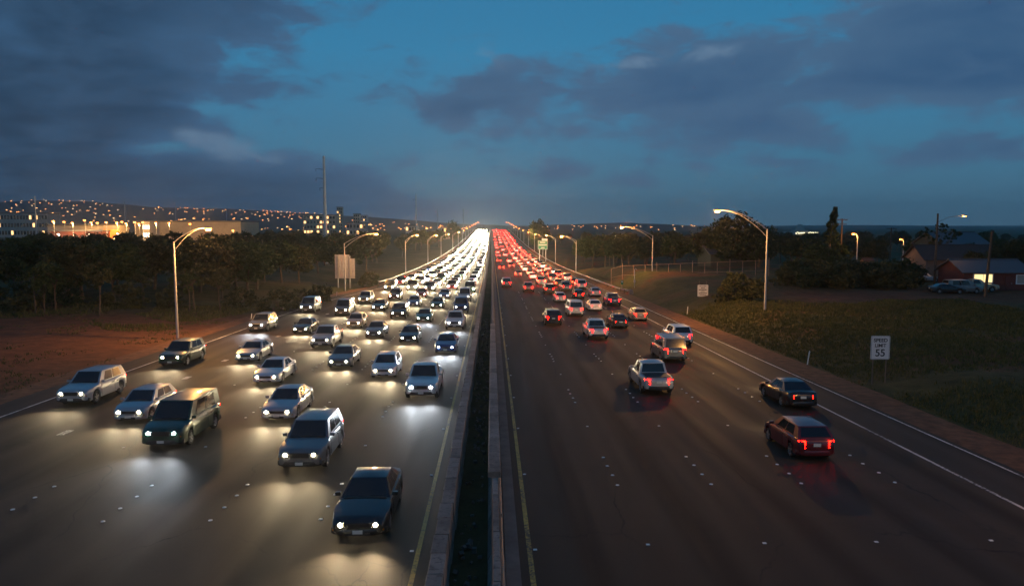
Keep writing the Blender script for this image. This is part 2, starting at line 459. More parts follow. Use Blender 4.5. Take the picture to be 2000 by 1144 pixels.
def ground_z(x, y):
    rz = road_z(y)
    if x >= 0:
        plain = lerp(-.1 + .25 * math.sin(y * .05), -5.0, sstep(165, 260, y))
        k = sstep(23.9, 31.5, x)
        if y > 250: k = sstep(24, 60, x)
    else:
        plain = lerp(-.7, -5.0, sstep(150, 300, y))
        e = -edge_l(y) + 2.2
        k = sstep(e, e + 26, -x)
    z = lerp(rz - .06, plain, k)
    if y < 700 and k > 0:
        z += k * .35 * (noise.noise(Vector((x * .09, y * .09, 0))) + .5 * noise.noise(Vector((x * .3, y * .3, 3))))
    inner = (-edge_l(y) + .5) if x < 0 else 23.6
    if abs(x) < inner: z = rz - .35
    if -1.2 < x < -.25: z = rz - .30
    return z

def axis(segs):
    out = []
    for a, b, st in segs:
        n = max(1, int(round((b - a) / st)))
        out += [a + (b - a) * i / n for i in range(n)]
    out.append(segs[-1][1]); return out
gx = axis([(-30000, -6000, 6000), (-6000, -900, 850), (-900, -240, 60), (-240, -90, 10), (-90, -20, 1.5), (-20, 20, 4), (20, 70, 1.25), (70, 160, 6), (160, 900, 60), (900, 6000, 850), (6000, 30000, 6000)])
gy = axis([(-300, -40, 40), (-40, 160, 1.7), (160, 400, 6), (400, 1600, 30), (1600, 6000, 550), (6000, 34000, 7000)])
vs = [(x, y, ground_z(x, y)) for y in gy for x in gx]
nx = len(gx)
fs = [(j * nx + i, j * nx + i + 1, (j + 1) * nx + i + 1, (j + 1) * nx + i) for j in range(len(gy) - 1) for i in range(nx - 1)]
me = bpy.data.meshes.new('ground'); me.from_pydata(vs, [], fs); me.materials.append(M_GROUND)
me.polygons.foreach_set('use_smooth', [True] * len(me.polygons))
o = bpy.data.objects.new('ground', me); COL.objects.link(o); tag(o, kind='structure')

RY = axis([(-40, 160, 4), (160, 520, 10), (520, 1250, 15), (1250, 2000, 50)])
def ribbon(name, xl, xr, dz, material, parent=None, y0=-40, y1=2000, step=None, thick=0.0):
    mb = MB(); ys = [y for y in RY if y0 < y < y1]; ys = [y0] + ys + [y1]
    vs = []
    for y in ys:
        a = xl(y) if callable(xl) else xl; b = xr(y) if callable(xr) else xr
        z = road_z(y) + dz
        vs += [(a, y, z), (b, y, z)]
    n = len(ys)
    fs = [(2 * i, 2 * i + 1, 2 * i + 3, 2 * i + 2) for i in range(n - 1)]
    if thick:
        k = len(vs); vs += [(x, y, z - thick) for x, y, z in vs]
        fs += [(2 * i, 2 * i + 2, k + 2 * i + 2, k + 2 * i) for i in range(n - 1)] + [(2 * i + 1, k + 2 * i + 1, k + 2 * i + 3, 2 * i + 3) for i in range(n - 1)]
    mb.add(vs, fs)
    return mb.build(name, material, parent)

road_l = tag(ribbon('road_left', edge_l, -1.78, 0.0, M_ASPH, thick=.3), kind='structure')
road_r = tag(ribbon('road_right', .80, edge_r, 0.0, M_ASPH_R, thick=.3), kind='structure')
tag(ribbon('shoulder_right', edge_r, lambda y: 23.9 + .35 * noise.noise(Vector((7, y * .12, 0))), -.012, M_SHOULDER, thick=.3), kind='structure')
tag(ribbon('shoulder_left', lambda y: edge_l(y) - 2.0 + .4 * noise.noise(Vector((3, y * .12, 0))), edge_l, -.012, M_SHOULDER, thick=.3), kind='structure')
tag(ribbon('gutter_pad', .38, .80, .012, M_CONC2, thick=.3), kind='structure')

# painted lines
ribbon('painted_line', 1.05, 1.20, .005, M_YELLOW, road_r)
ribbon('painted_line', 18.60, 18.74, .005, M_WHITE, road_r)
ribbon('painted_line', 21.10, 21.22, .005, M_WHITE, road_r)
ribbon('painted_line', -2.32, -2.18, .005, M_YELLOW, road_l)
ribbon('painted_line', lambda y: edge_l(y) + 1.95, lambda y: edge_l(y) + 2.10, .005, M_WHITE, road_l)
for k in range(13):
    y = 28.5 + 7.3 * k
    if y > 118: break
    ribbon('lane_dash', -21.15, -20.78, .006, M_WHITE, road_l, y, y + .95)
# raised pavement markers: four ceramic dots, then one reflector, every 14.6 m
mb = MB()
rings = []
for r_, z_ in ((.075, 0), (.068, .012), (.045, .021), (.012, .024)):
    rings.append([(r_ * math.cos(a * math.pi / 5), r_ * math.sin(a * math.pi / 5), z_) for a in range(10)])
mb.loft(rings)
DOT = mb.mesh('road_marker', M_DOT, 50)
mb = MB(); mb.loft([[(-.06, -.055, 0), (.06, -.055, 0), (.06, .055, 0), (-.06, .055, 0)], [(-.045, -.02, .022), (.045, -.02, .022), (.045, .02, .022), (-.045, .02, .022)]])
REFL = mb.mesh('road_reflector', M_DOT)
for par, lines, ph in ((road_r, (4.82, 8.47, 12.0, 15.65), 27.7), (road_l, (-5.84, -9.48, -13.1, -16.8), 24.5)):
    for x in lines:
        k = -1
        while True:
            y = ph + 14.64 * k; k += 1
            if y > 135: break
            if y < 5: continue
            for q in range(4):
                yy = y + q * 1.22
                link('road_marker', DOT, par, (x + rnd.uniform(-.03, .03), yy, road_z(yy) + .002))
            yy = y - 5.6
            link('road_reflector', REFL, par, (x, yy, road_z(yy) + .002))
for par, x in ((road_r, 1.30), (road_l, -2.45)):
    y = 14.5
    while y < 110:
        link('road_reflector', REFL, par, (x, y, road_z(y) + .002)); y += 7.32

# ------------------------------------------------------------------ median barriers
def barrier_profile(w_top, w_bot, h):
    return [(-w_bot / 2, 0), (w_bot / 2, 0), (w_bot / 2, .08), (w_bot / 2 - (w_bot - w_top) * .36, .30), (w_top / 2, h - .02), (w_top / 2 - .02, h), (-w_top / 2 + .02, h), (-w_top / 2, h - .02), (-w_bot / 2 + (w_bot - w_top) * .36, .30), (-w_bot / 2, .08)]
def make_barrier(name, label, xc, prof, seg, y0, ysplit, y1, cap=None):
    root = tag(empty(name, (xc, y0, road_z(y0))), label, 'barrier')
    zr = road_z(y0)
    y = y0; i = 0
    while y < ysplit:
        g = .03; ja = rnd.uniform(-.025, .025); jz = rnd.uniform(-.006, .008)
        mb = MB()
        mb.loft([[(p + ja, yy, q * (1 + jz) - .12 + road_z(yy + y0) - zr) for p, q in prof] for yy in (y - y0 + g, y - y0 + seg - g)])
        mb.build('barrier_segment', M_CONC, root)
        y += seg; i += 1
    mb = MB(); ys = [ysplit]
    while ys[-1] < y1: ys.append(min(y1, ys[-1] + 14))
    mb.loft([[(p, yy - y0, q - .12 + road_z(yy) - zr) for p, q in prof] for yy in ys])
    mb.build('barrier_wall', M_CONC, root)
    return root
make_barrier('concrete_barrier', 'low pale block barrier edging the left carriageway beside the dark median gap', -1.50, barrier_profile(.42, .56, .93), 1.3, -14, 90, 1500)
b2 = make_barrier('concrete_barrier', 'jointed concrete safety barrier along the right carriageway with wider capped top', .10, barrier_profile(.20, .52, .95), 3.2, -14, 82, 1500)
# capping blocks on the right-hand barrier beyond the near step
zr = road_z(-14)
y = 26.2; i = 0
while y < 74:
    mb = MB(); L = 1.55
    mb.loft([[(p - .02, yy + 14, q + road_z(yy) - zr) for p, q in ((-.24, .835), (.24, .835), (.24, 1.0), (.20, 1.04), (-.20, 1.04), (-.24, 1.0))] for yy in (y + .012, y + L - .012)])
    mb.build('cap_block', M_CONC, b2); y += L
# raised strip, orange lamp light on the barrier's right face put into its colour
for y0_, y1_ in ((6, 22.6), (22.9, 27.2)):
    mb = MB()
    prof = [(.17, .50), (.205, .52), (.185, .62), (.205, .72), (.17, .74)]
    mb.loft([[(p, yy + 14, q + road_z(yy) - zr) for p, q in prof] for yy in (y0_, (y0_ + y1_) / 2, y1_)])
    mb.build('lit_face_strip', mat('lit_face_brown', (.30, .20, .13), .6, .4, noisy=.25), b2)
# rubble and weeds in the sunk strip between the barriers
mb = MB(); rs = random.Random(4)
for i in range(260):
    y = rs.uniform(10, 90); x = rs.uniform(-1.1, -.3); r_ = rs.uniform(.03, .10)
    m_ = Matrix.Rotation(rs.uniform(0, 6), 3, Vector((rs.random(), rs.random(), 1)).normalized())
    mb.box((x, y, road_z(y) - .30 + r_ * .6), (r_ * 2, r_ * 1.6, r_ * 1.2), mtx=m_)
tag(mb.build('rubble', M_CONC2), 'loose grey rubble lying in the dark gap between the two median barriers', 'rubble', kind='stuff')

# ------------------------------------------------------------------ guard rails
def guard_rail(label, xf, y0, y1):
    root = tag(empty('guard_rail', (xf(y0), y0, road_z(y0))), label, 'guard rail')
    bx, bz = xf(y0), road_z(y0); sgn = -1 if bx > 0 else 1
    prof = [(0, .42), (.05, .46), (.01, .53), (.01, .59), (.05, .66), (0, .70), (-.012, .70), (.035, .66), (-.006, .585), (-.006, .535), (.035, .46), (-.012, .42)]
    mb = MB(); ys = []; y = y0
    while y < y1: ys.append(y); y += 5 if y < 300 else 20
    rings = []
    for y in ys:
        flare = (max(0, 8 - (y - y0)) / 8) ** 2 * .9
        rings.append([(xf(y) - bx + sgn * p - sgn * flare, y - y0, q + road_z(y) - bz) for p, q in prof])
    mb.loft(rings); mb.build('rail', M_GALV, root, 40)
    mbp = MB(); mbp.box((0, 0, .22), (.10, .15, 1.0)); pm = mbp.mesh('post', M_WOOD)
    y = y0 + 1
    while y < min(y1, 330):
        link('post', pm, root, (xf(y) - bx - sgn * .12, y - y0, road_z(y) - bz)); y += 3.8
    mb = MB(); mb.loft([[(-.35, -.9, -.3), (.35, -.9, -.3), (.35, .9, -.3), (-.35, .9, -.3)], [(-.28, -.8, .62), (.28, -.8, .62), (.28, .8, .62), (-.28, .8, .62)], [(-.18, -.5, .82), (.18, -.5, .82), (.18, .5, .82), (-.18, .5, .82)]])
    t_ = mb.build('end_block', M_CONC, root); t_.location = (-sgn * .95, -.6, 0)
    return root
guard_rail('steel guard rail following the right edge up the hill', lambda y: 23.1, 128, 1080)
guard_rail('steel guard rail bordering the left carriageway, lit by headlights', lambda y: -23.3 if y > 175 else edge_l(y) - 1.5, 152, 1080)

# ------------------------------------------------------------------ street lamps
def sodium_light(name, parent, loc, power, col=(1.0, .47, .12), size=.25, spot=False):
    d = bpy.data.lights.new(name, 'SPOT' if spot else 'POINT')
    d.energy = power; d.color = col; d.shadow_soft_size = size
    if spot: d.spot_size = R(165); d.spot_blend = .6
    o = bpy.data.objects.new(name, d); COL.objects.link(o); o.location = loc; o.parent = parent
    return o
def street_lamp(x, y, z, hp, hh, arm, label, light=0.0, detail=True):
    """hp pole height, hh head height, arm signed reach towards the road"""
    root = tag(empty('street_lamp', (x, y, z)), label, 'street lamp', 'highway street lamps')
    mb = MB(); mb.tube([(0, 0, -.4), (0, 0, .25), (0, 0, hp)], [.14, .135, .075], 12); mb.build('pole', M_POLE, root, 40)
    sg = 1 if arm > 0 else -1; a = abs(arm)
    def curve(z0, z1, n=8):
        return [(sg * a * (i / n), 0, z0 + (z1 - z0) * math.sin(i / n * math.pi / 2) ** .9) for i in range(n + 1)]
    mb = MB(); mb.tube(curve(hp - .1, hh), .045 if detail else .06, 8); mb.build('arm', M_POLE, root, 50)
    if detail:
        mb = MB(); pts = curve(hp - .95, hh - .02); cut = [p for p in pts if abs(p[0]) < a * .72]
        up = curve(hp - .1, hh); cut.append(up[len(cut) + 1] if len(cut) + 1 < len(up) else up[-1])
        mb.tube(cut, .035, 8); mb.build('brace', M_POLE, root, 50)
        mb = MB(); mb.box((0, 0, .03), (.42, .42, .06)); mb.build('base_plate', M_GALV, root)
        mb = MB(); mb.box((0, -.137, .9), (.11, .02, .22)); mb.build('hand_hole', M_GALV, root)
    # cobra head
    hx = sg * a
    mb = MB(); secs = [(-.05, .05, .05), (.10, .12, .07), (.32, .18, .10), (.55, .17, .09), (.72, .09, .05)]
    mb.loft([[(hx + sg * d, wv * math.cos(t * math.pi / 5), hh + .03 + hv * math.sin(t * math.pi / 5)) for t in range(10)] for d, wv, hv in secs])
    head = mb.build('lamp_head', M_GALV, root, 50)
    mb = MB(); secs = [(.16, .10), (.28, .19), (.52, .20), (.68, .11)]
    mb.loft([[(hx + sg * d, wv * math.cos(t * math.pi / 4), hh - .10 + .13 * math.sin(t * math.pi / 4)) for t in range(8)] for d, wv in secs])
    mb.build('lens', M_SODIUM if detail else M_SODIUM_FAR, head, 60)
    if light: sodium_light('lamp_light', root, (hx + sg * .42, 0, hh - .45), light)
    return root
ORD = ['nearest', 'second', 'third', 'fourth', 'fifth', 'sixth', 'seventh', 'eighth', 'ninth', 'tenth', 'eleventh', 'twelfth', 'thirteenth', 'fourteenth', 'fifteenth', 'sixteenth', 'seventeenth', 'eighteenth', 'nineteenth', 'twentieth']
LP = 9000.0
rl = [(31.0, 18, .3, 9.3, 11.4, -5.3), (31.0, 83, -.3, 9.3, 11.4, -5.3), (32.2, 148, -1.6, 9.0, 10.7, -5.8), (24.6, 216, -4.2, 9.2, 10.5, -3.9), (24.4, 284, -5.0, 9.2, 10.6, -3.1)]
rl += [(24.4, 284 + 70 * k, road_z(284 + 70 * k), 9.2, 10.6, -3.2) for k in range(1, 12)]
for i, (x, y, z, hp, hh, arm) in enumerate(rl):
    street_lamp(x, y, z, hp, hh, arm, f'{ORD[i]} tall sodium street lamp along the right edge of the highway, glowing orange', (LP * (.3 if i == 0 else 1)) if i < 7 else 0, i < 7)
ll = [(-30.4, 7, -.4, 9.6, 10.9, 2.9), (-30.4, 72, -1.75, 9.6, 10.9, 2.9), (-27.2, 138, -3.3, 9.4, 11.2, 5.5), (-24.3, 210, -3.9, 9.0, 10.6, 2.9), (-24.0, 280, -5.0, 9.0, 10.7, 2.9)]
ll += [(-23.8 if k < 2 else -22.0, 280 + 70 * k, road_z(280 + 70 * k), 9.2, 10.7, 3.2) for k in range(1, 12)]
for i, (x, y, z, hp, hh, arm) in enumerate(ll):
    street_lamp(x, y, z, hp, hh, arm, f'{ORD[i]} tall sodium street lamp along the left edge of the highway, glowing orange', (LP * (.3 if i == 0 else 1)) if i < 7 else 0, i < 7)

# ------------------------------------------------------------------ signs
def post(mb, x, y, z0, z1, r_=.035): mb.box((x, y, (z0 + z1) / 2), (r_ * 2, r_ * 1.4, z1 - z0))
def sign_thing(name, label, cat, x, y, z): return tag(empty(name, (x, y, z)), label, cat)
# speed limit
zb = ground_z(25.2, 47)
t = sign_thing('speed_limit_sign', 'white speed limit 55 sign on two thin posts in the right-hand grass', 'sign', 25.2, 47, zb)
for dx in (-.42, .42):
    mb = MB(); post(mb, dx, .05, -.3, 3.15); mb.build('post', mat('sign_post_steel', (.16, .12, .09), .7, .3), t)
SW, SH, SZ = 1.22, 1.54, 2.42
def panel(par, w_, h_, zc, m_, name='panel', y=0.0, xc=0.0, th=.02):
    mb = MB(); c = .07; q = []
    for sx, sz in ((-1, -1), (1, -1), (1, 1), (-1, 1)):
        cx, cz = sx * (w_ / 2 - c), sz * (h_ / 2 - c)
        base = math.atan2(sz, sx) - math.pi / 4
        for k in range(3):
            a = base + k * math.pi / 4
            q.append((xc + cx + c * math.cos(a), zc + cz + c * math.sin(a)))
    mb.loft([[(x, y, z) for x, z in q], [(x, y + th, z) for x, z in q]])
    return mb.build(name, m_, par)
p = panel(t, SW, SH, SZ, M_SIGNW)
def border(par, w_, h_, zc, m_, y=-.004, lw=.022, ins=.05, xc=0.0):
    mb = MB(); a, b = w_ / 2 - ins, h_ / 2 - ins
    mb.box((xc, y, zc + b), (2 * a, .006, lw)); mb.box((xc, y, zc - b), (2 * a, .006, lw))
    mb.box((xc - a + lw / 2, y, zc), (lw, .006, 2 * b - lw)); mb.box((xc + a - lw / 2, y, zc), (lw, .006, 2 * b - lw))
    return mb.build('border', m_, par)
border(t, SW, SH, SZ, M_SIGNK, lw=.016, ins=.035)
text_part('lettering', 'SPEED', .33, t, (0, -.006, SZ + .47), M_SIGNK, sx=1.0, bold=.008)
text_part('lettering', 'LIMIT', .31, t, (0, -.006, SZ + .13), M_SIGNK, sx=1.0, bold=.006)
text_part('lettering', '55', .66, t, (0, -.006, SZ - .36), M_SIGNK, sx=1.0, bold=.010)
t.rotation_euler.z = R(-3)
# small white regulation sign further on: several lines too small to read
c = at(1372, 602, 103); zb = ground_z(c.x, 103)
t = sign_thing('regulation_sign', 'smaller white sign with lines of dark lettering on two posts beyond the speed limit sign', 'sign', c.x, 103, zb)
for dx in (-.5, .5):
    mb = MB(); post(mb, dx, .05, -.3, 2.2); mb.build('post', MATS['sign_post_steel'], t)
zs = at(1372, 567.5, 103).z - zb
panel(t, 1.5, 1.65, zs, M_SIGNW)
rs = random.Random(8)
for k, (wid, hz) in enumerate(((1.0, .10), (.55, .12), (1.15, .15), (.6, .08), (1.1, .13), (.85, .10))):
    x0 = -wid / 2
    while x0 < wid / 2 - .05:
        ww = rs.uniform(.05, .10); mb = MB(); mb.box((x0 + ww / 2, -.004, zs + .62 - k * .245), (ww, .006, hz)); mb.build('lettering', M_SIGNK, t); x0 += ww + .035
# back of a pair of guide signs on the left
t = sign_thing('guide_sign', 'grey backs of two overlapping guide sign panels on posts left of the highway', 'sign', at(670, 560, 146).x, 146, ground_z(-29, 146))
zb = t.location.z; bx = t.location.x
def pz(py, d): return at(670, py, d).z - zb
for px in (661, 684):
    mb = MB(); post(mb, at(px, 560, 146).x - bx, -.1, -.4, pz(500, 146), .11); mb.build('post', M_GALV, t)
for (x0, x1, ya, yb, yy) in ((654, 682.5, 497.5, 543.5, .06), (683.5, 693, 505, 543.5, .06)):
    xa, xb = at(x0, 520, 146).x - bx, at(x1, 520, 146).x - bx
    n = 5 if x1 - x0 > 15 else 2
    for k in range(n):
        wv = (xb - xa) / n
        mb = MB(); mb.box((xa + wv * (k + .5), yy, (pz(ya, 146) + pz(yb, 146)) / 2), (wv - .025, .05, pz(ya, 146) - pz(yb, 146))); mb.build('panel', M_SIGNBACK, t)
    for py in (ya + 3, 524, yb - 3):
        mb = MB(); mb.box(((xa + xb) / 2, 0, pz(py, 146)), (xb - xa - .1, .06, .10)); mb.build('rail', M_GALV, t)
# green guide sign
Zg = 300
c = at(1060, 478, Zg); zb = ground_z(c.x, Zg)
t = sign_thing('guide_sign', 'green highway guide sign with white lettering beyond the right-hand street lamps', 'sign', c.x, Zg, zb)
g = lambda py: at(1060, py, Zg).z - zb
wgs = at(1069, 478, Zg).x - at(1050.5, 478, Zg).x
for dx in (-wgs * .33, wgs * .33):
    mb = MB(); post(mb, dx, .12, -.5, g(471), .13); mb.build('post', M_GALV, t)
panel(t, wgs, g(470) - g(487), (g(470) + g(487)) / 2, M_SIGNG)
panel(t, wgs * .6, g(466) - g(469.7), (g(466) + g(469.7)) / 2, M_SIGNW, 'exit_tab', xc=wgs * .2)
border(t, wgs, g(470) - g(487), (g(470) + g(487)) / 2, M_SIGNW, lw=.09, ins=.06)
for py, wid, hz in ((473.4, .6, .38), (478.3, .82, .5), (483.6, .34, .3)):
    x0 = -wgs * wid / 2
    while x0 < wgs * wid / 2 - .1:
        ww = rs.uniform(.14, .26); mb = MB(); mb.box((x0 + ww / 2, -.006, g(py)), (ww, .01, hz)); mb.build('lettering', M_SIGNW, t); x0 += ww + .08
# mile marker
c = at(1215, 551, 139); zb = ground_z(c.x, 139)
t = sign_thing('mile_marker', 'tiny green marker plate on a short post before the guard rail', 'sign', c.x, 139, zb)
mb = MB(); post(mb, 0, .04, -.3, 1.5); mb.build('post', M_GALV, t)
panel(t, .42, .75, 1.35, M_SIGNG); panel(t, .30, .22, 1.5, M_SIGNW, 'number', y=-.006, th=.004)
# delineator posts
for px, py, d, lab in ((1577, 698, 55, 'slim white delineator post beside the speed limit sign'), (1342, 612, 92, 'slim white delineator post in front of the smaller white sign'),
                       (490, 622, 88, 'slim white delineator post on the red earth left of the highway'), (657, 578, 125, 'slim white delineator post beside the grey sign backs')):
    c = at(px, py, d); zb = ground_z(c.x, d)
    t = sign_thing('delineator_post', lab, 'post', c.x, d, zb); t['group'] = 'delineator posts'
    mb = MB(); mb.loft([[(-.05, -.01, -.2), (.05, -.01, -.2), (.03, .02, -.2), (-.03, .02, -.2)], [(-.05, -.01, 1.05), (.05, -.01, 1.05), (.03, .02, 1.05), (-.03, .02, 1.05)], [(-.02, -.008, 1.12), (.02, -.008, 1.12), (.015, .012, 1.12), (-.015, .012, 1.12)]]); mb.build('post', M_SIGNW, t)
    mb = MB(); mb.box((0, -.016, .92), (.07, .008, .12)); mb.build('reflector', M_DOT, t)
    t.rotation_euler = (R(rnd.uniform(-4, 4)), R(rnd.uniform(3, 8)), 0)

# ------------------------------------------------------------------ utility poles and masts
def steel_mast(x, y, zb, ztop, r0, r1, label, arms=()):
    root = tag(empty('steel_power_pole', (x, y, zb)), label, 'power pole', 'tall steel power poles')
    h = ztop - zb
    mb = MB(); mb.tube([(0, 0, -1), (0, 0, h * .33), (0, 0, h * .34), (0, 0, h)], [r0, lerp(r0, r1, .33), lerp(r0, r1, .36), r1], 12); mb.build('pole', mat('steel_mast_paint', (.34, .40, .42), .5, .3, noisy=.12, nscale=.6), root, 40)
    for zz, ln in arms:
        mb = MB(); mb.tube([(0, 0, zz), (-ln * .5, 0, zz + .25), (-ln, 0, zz + .3)], [.12, .09, .06], 6); mb.build('crossarm', M_DARKMETAL, root, 40)
        mb = MB(); mb.tube([(-ln, 0, zz + .3), (-ln, 0, zz - .7)], [.10, .10], 6); mb.build('insulator', M_DARKMETAL, root, 40)
    return root
d = 279; c = at(636, 470, d)
steel_mast(c.x, d, -4, at(634, 305, d).z, .80, .42, 'tallest grey steel power pole with short arms left of the highway',
           [(at(634, py, d).z + 4 - .3, ln) for py, ln in ((330, 3.0), (348, 3.0), (367, 1.7))])
for px, pt, d, lab in ((813, 378, 607, 'second grey steel power pole, nearer the vanishing highway'), (855, 408, 1150, 'short-looking far steel power pole beside the round tree'),
                       (71, 383, 520, 'grey steel power pole at the far left before the hillside lights'), (245, 393, 640, 'thin grey steel power pole behind the car park lamps'),
                       (344, 399, 720, 'thin steel power pole above the long warehouse'), (443, 406, 900, 'faint steel power pole right of the brightest left street lamp'),
                       (905, 408, 1300, 'faint steel power pole just left of the road crest')):
    c = at(px, 440, d); sm = d / 607
    steel_mast(c.x, d, -4, at(px, pt, d).z, .55 * max(1, sm * .8), .32 * max(1, sm * .8), lab, [(at(px, pt, d).z + 4 - 5 * sm, 2.2)])

def wood_pole(px, ptop, pbase, d, label, arms=(), lamp=None, lean=0.0, r0=.17, light=0):
    ct = at(px, ptop, d); zb = ground_z(ct.x, d)
    root = tag(empty('utility_pole', (ct.x, d, zb)), label, 'utility pole')
    h = ct.z - zb
    mb = MB(); mb.tube([(-lean, 0, -.5), (-lean * .5, 0, h * .5), (0, 0, h)], [r0 * 1.2, r0, r0 * .8], 10); mb.build('pole', M_WOOD, root, 40)
    for zz, ln in arms:
        mb = MB(); mb.box((0, -.12, h - zz), (ln, .12, .14)); mb.build('crossarm', M_WOOD, root)
        for q in (-.45, -.2, .2, .45):
            mb = MB(); mb.tube([(ln * q, -.12, h - zz + .06), (ln * q, -.12, h - zz + .26)], [.05, .035], 6); mb.build('insulator', M_DARKMETAL, root)
    if lamp:
        lx, lz = lamp
        mb = MB(); mb.tube([(0, 0, h - 1.4), (lx * .45, 0, lerp(h - 1.4, lz - zb, .75)), (lx, 0, lz - zb)], .05, 6); mb.build('lamp_arm', M_GALV, root, 50)
        mb = MB(); sg = 1 if lx > 0 else -1
        mb.loft([[(lx + sg * dd, wv * math.cos(k * math.pi / 4), lz - zb + hv * math.sin(k * math.pi / 4)) for k in range(8)] for dd, wv, hv in ((-.1, .06, .05), (.2, .2, .11), (.6, .18, .09), (.75, .05, .04))])
        hd = mb.build('lamp_head', M_GALV, root, 50)
        mb = MB(); mb.loft([[(lx + sg * dd, wv * math.cos(k * math.pi / 4), lz - zb - .09 + .09 * math.sin(k * math.pi / 4)) for k in range(8)] for dd, wv in ((.08, .08), (.25, .17), (.5, .15), (.62, .07))])
        mb.build('lens', M_SODIUM, hd, 60)
        if light: sodium_light('lamp_light', root, (lx + sg * .35, 0, lz - zb - .3), light)
    return root
def dx(p1, p0, d): return (p1 - p0) / F_PX * d
wood_pole(1645, 427, 520, 150, 'wooden utility pole with two crossarms beside the tapering conifer', [(.25, 2.1), (1.15, 1.7)])
wood_pole(1741, 445, 515, 190, 'wooden utility pole with two crossarms between two orange lamps', [(.2, 2.6), (1.2, 1.9)])
wood_pole(1832, 417, 555, 118, 'dark wooden pole carrying the rightmost orange lamp on a long arm', (), (dx(1881, 1832, 118), at(1881, 421, 118).z), light=350)
wood_pole(1938, 452, 530, 100, 'short leaning wooden pole in front of the lit house', [(.1, .35)], lean=.5)
# two smaller lamps in the settlement
for px, py, d, lab, lt in ((1670, 456, 145, 'orange street lamp on a grey post right of the conifer', 1100), (1760, 467, 205, 'small orange street lamp right of the farther utility pole', 700)):
    c = at(px + 5, 470, d); zb = ground_z(c.x, d); hh = at(px, py, d).z - zb
    street_lamp(c.x, d, zb, hh - .5, hh, -.45, lab, lt, True)
# small bollard lamp
c = at(1239, 559, 136); zb = ground_z(c.x, 136)
t = tag(empty('call_box_post', (c.x, 136, zb)), 'short bent-topped grey post in front of the long mesh fence', 'post')
hp_ = at(1239, 524, 136).z - zb
mb = MB(); mb.tube([(0, 0, -.3), (0, 0, hp_ - .3), (.12, 0, hp_), (.45, 0, hp_ - .25)], [.06, .06, .06, .05], 8); mb.build('post', M_GALV, t, 50)
mb = MB(); mb.box((0, -.11, 1.2), (.32, .14, .42)); mb.build('box', M_SIGNBACK, t)

# ------------------------------------------------------------------ long mesh fence on the right
M_FENCE = mat('rusty_fence_pipe', (.34, .22, .17), .8, .2, noisy=.3)
def mesh_fence():
    d0, d1 = 152, 138
    a = at(1194, 520, d0); b = at(1502, 508, d1)
    n = 13
    root = tag(empty('mesh_fence', (a.x, d0, ground_z(a.x, d0))), 'long tall wire mesh fence with top rail behind the right-hand grass', 'fence')
    O = root.location
    tops = []
    for i in range(n + 1):
        u = i / n; x = lerp(a.x, b.x, u); y = lerp(d0, d1, u); zg = ground_z(x, y); zt = lerp(a.z, b.z, min(1, u * 1.0))
        if i == 0: zt -= .5
        tops.append(Vector((x, y, zt)) - O)
        mb = MB(); mb.tube([(x - O.x, y - O.y, zg - .3 - O.z), (x - O.x, y - O.y, zt + (.5 if i % 3 == 1 else .05) - O.z)], .055, 6); mb.build('post', M_FENCE, root)
    for i in range(n):
        p, q = tops[i], tops[i + 1]
        mb = MB(); mb.tube([p, q], .04, 6); mb.build('top_rail', M_FENCE, root)
        mb = MB(); mb.tube([p - Vector((0, 0, 1.9)), q - Vector((0, 0, 1.9))], .03, 6); mb.build('mid_rail', M_FENCE, root)
        # woven wire between the posts
        mb = MB(); L = (q - p).length; u = (q - p).normalized(); hgt = 3.4; st = .36
        k = -hgt
        while k < L:
            for sg in (1, -1):
                s0, s1 = (k, k + hgt)
                za, zb_ = (0, hgt) if sg > 0 else (hgt, 0)
                t0 = max(0, (0 - s0) / hgt); t1 = min(1, (L - s0) / hgt)
                if t1 <= t0: continue
                A = p + u * (s0 + hgt * t0) + Vector((0, 0, -hgt + lerp(za, zb_, t0))); B = p + u * (s0 + hgt * t1) + Vector((0, 0, -hgt + lerp(za, zb_, t1)))
                nrm = Vector((u.y, -u.x, 0)) * .007; sd = Vector((0, 0, .007))
                mb.add([A + nrm, A - nrm, A + sd, B + nrm, B - nrm, B + sd], [(0, 1, 4, 3), (1, 2, 5, 4), (2, 0, 3, 5)])
            k += st
        o = mb.build('wire_mesh', M_DARKMETAL, root); o['kind'] = 'stuff'
mesh_fence()

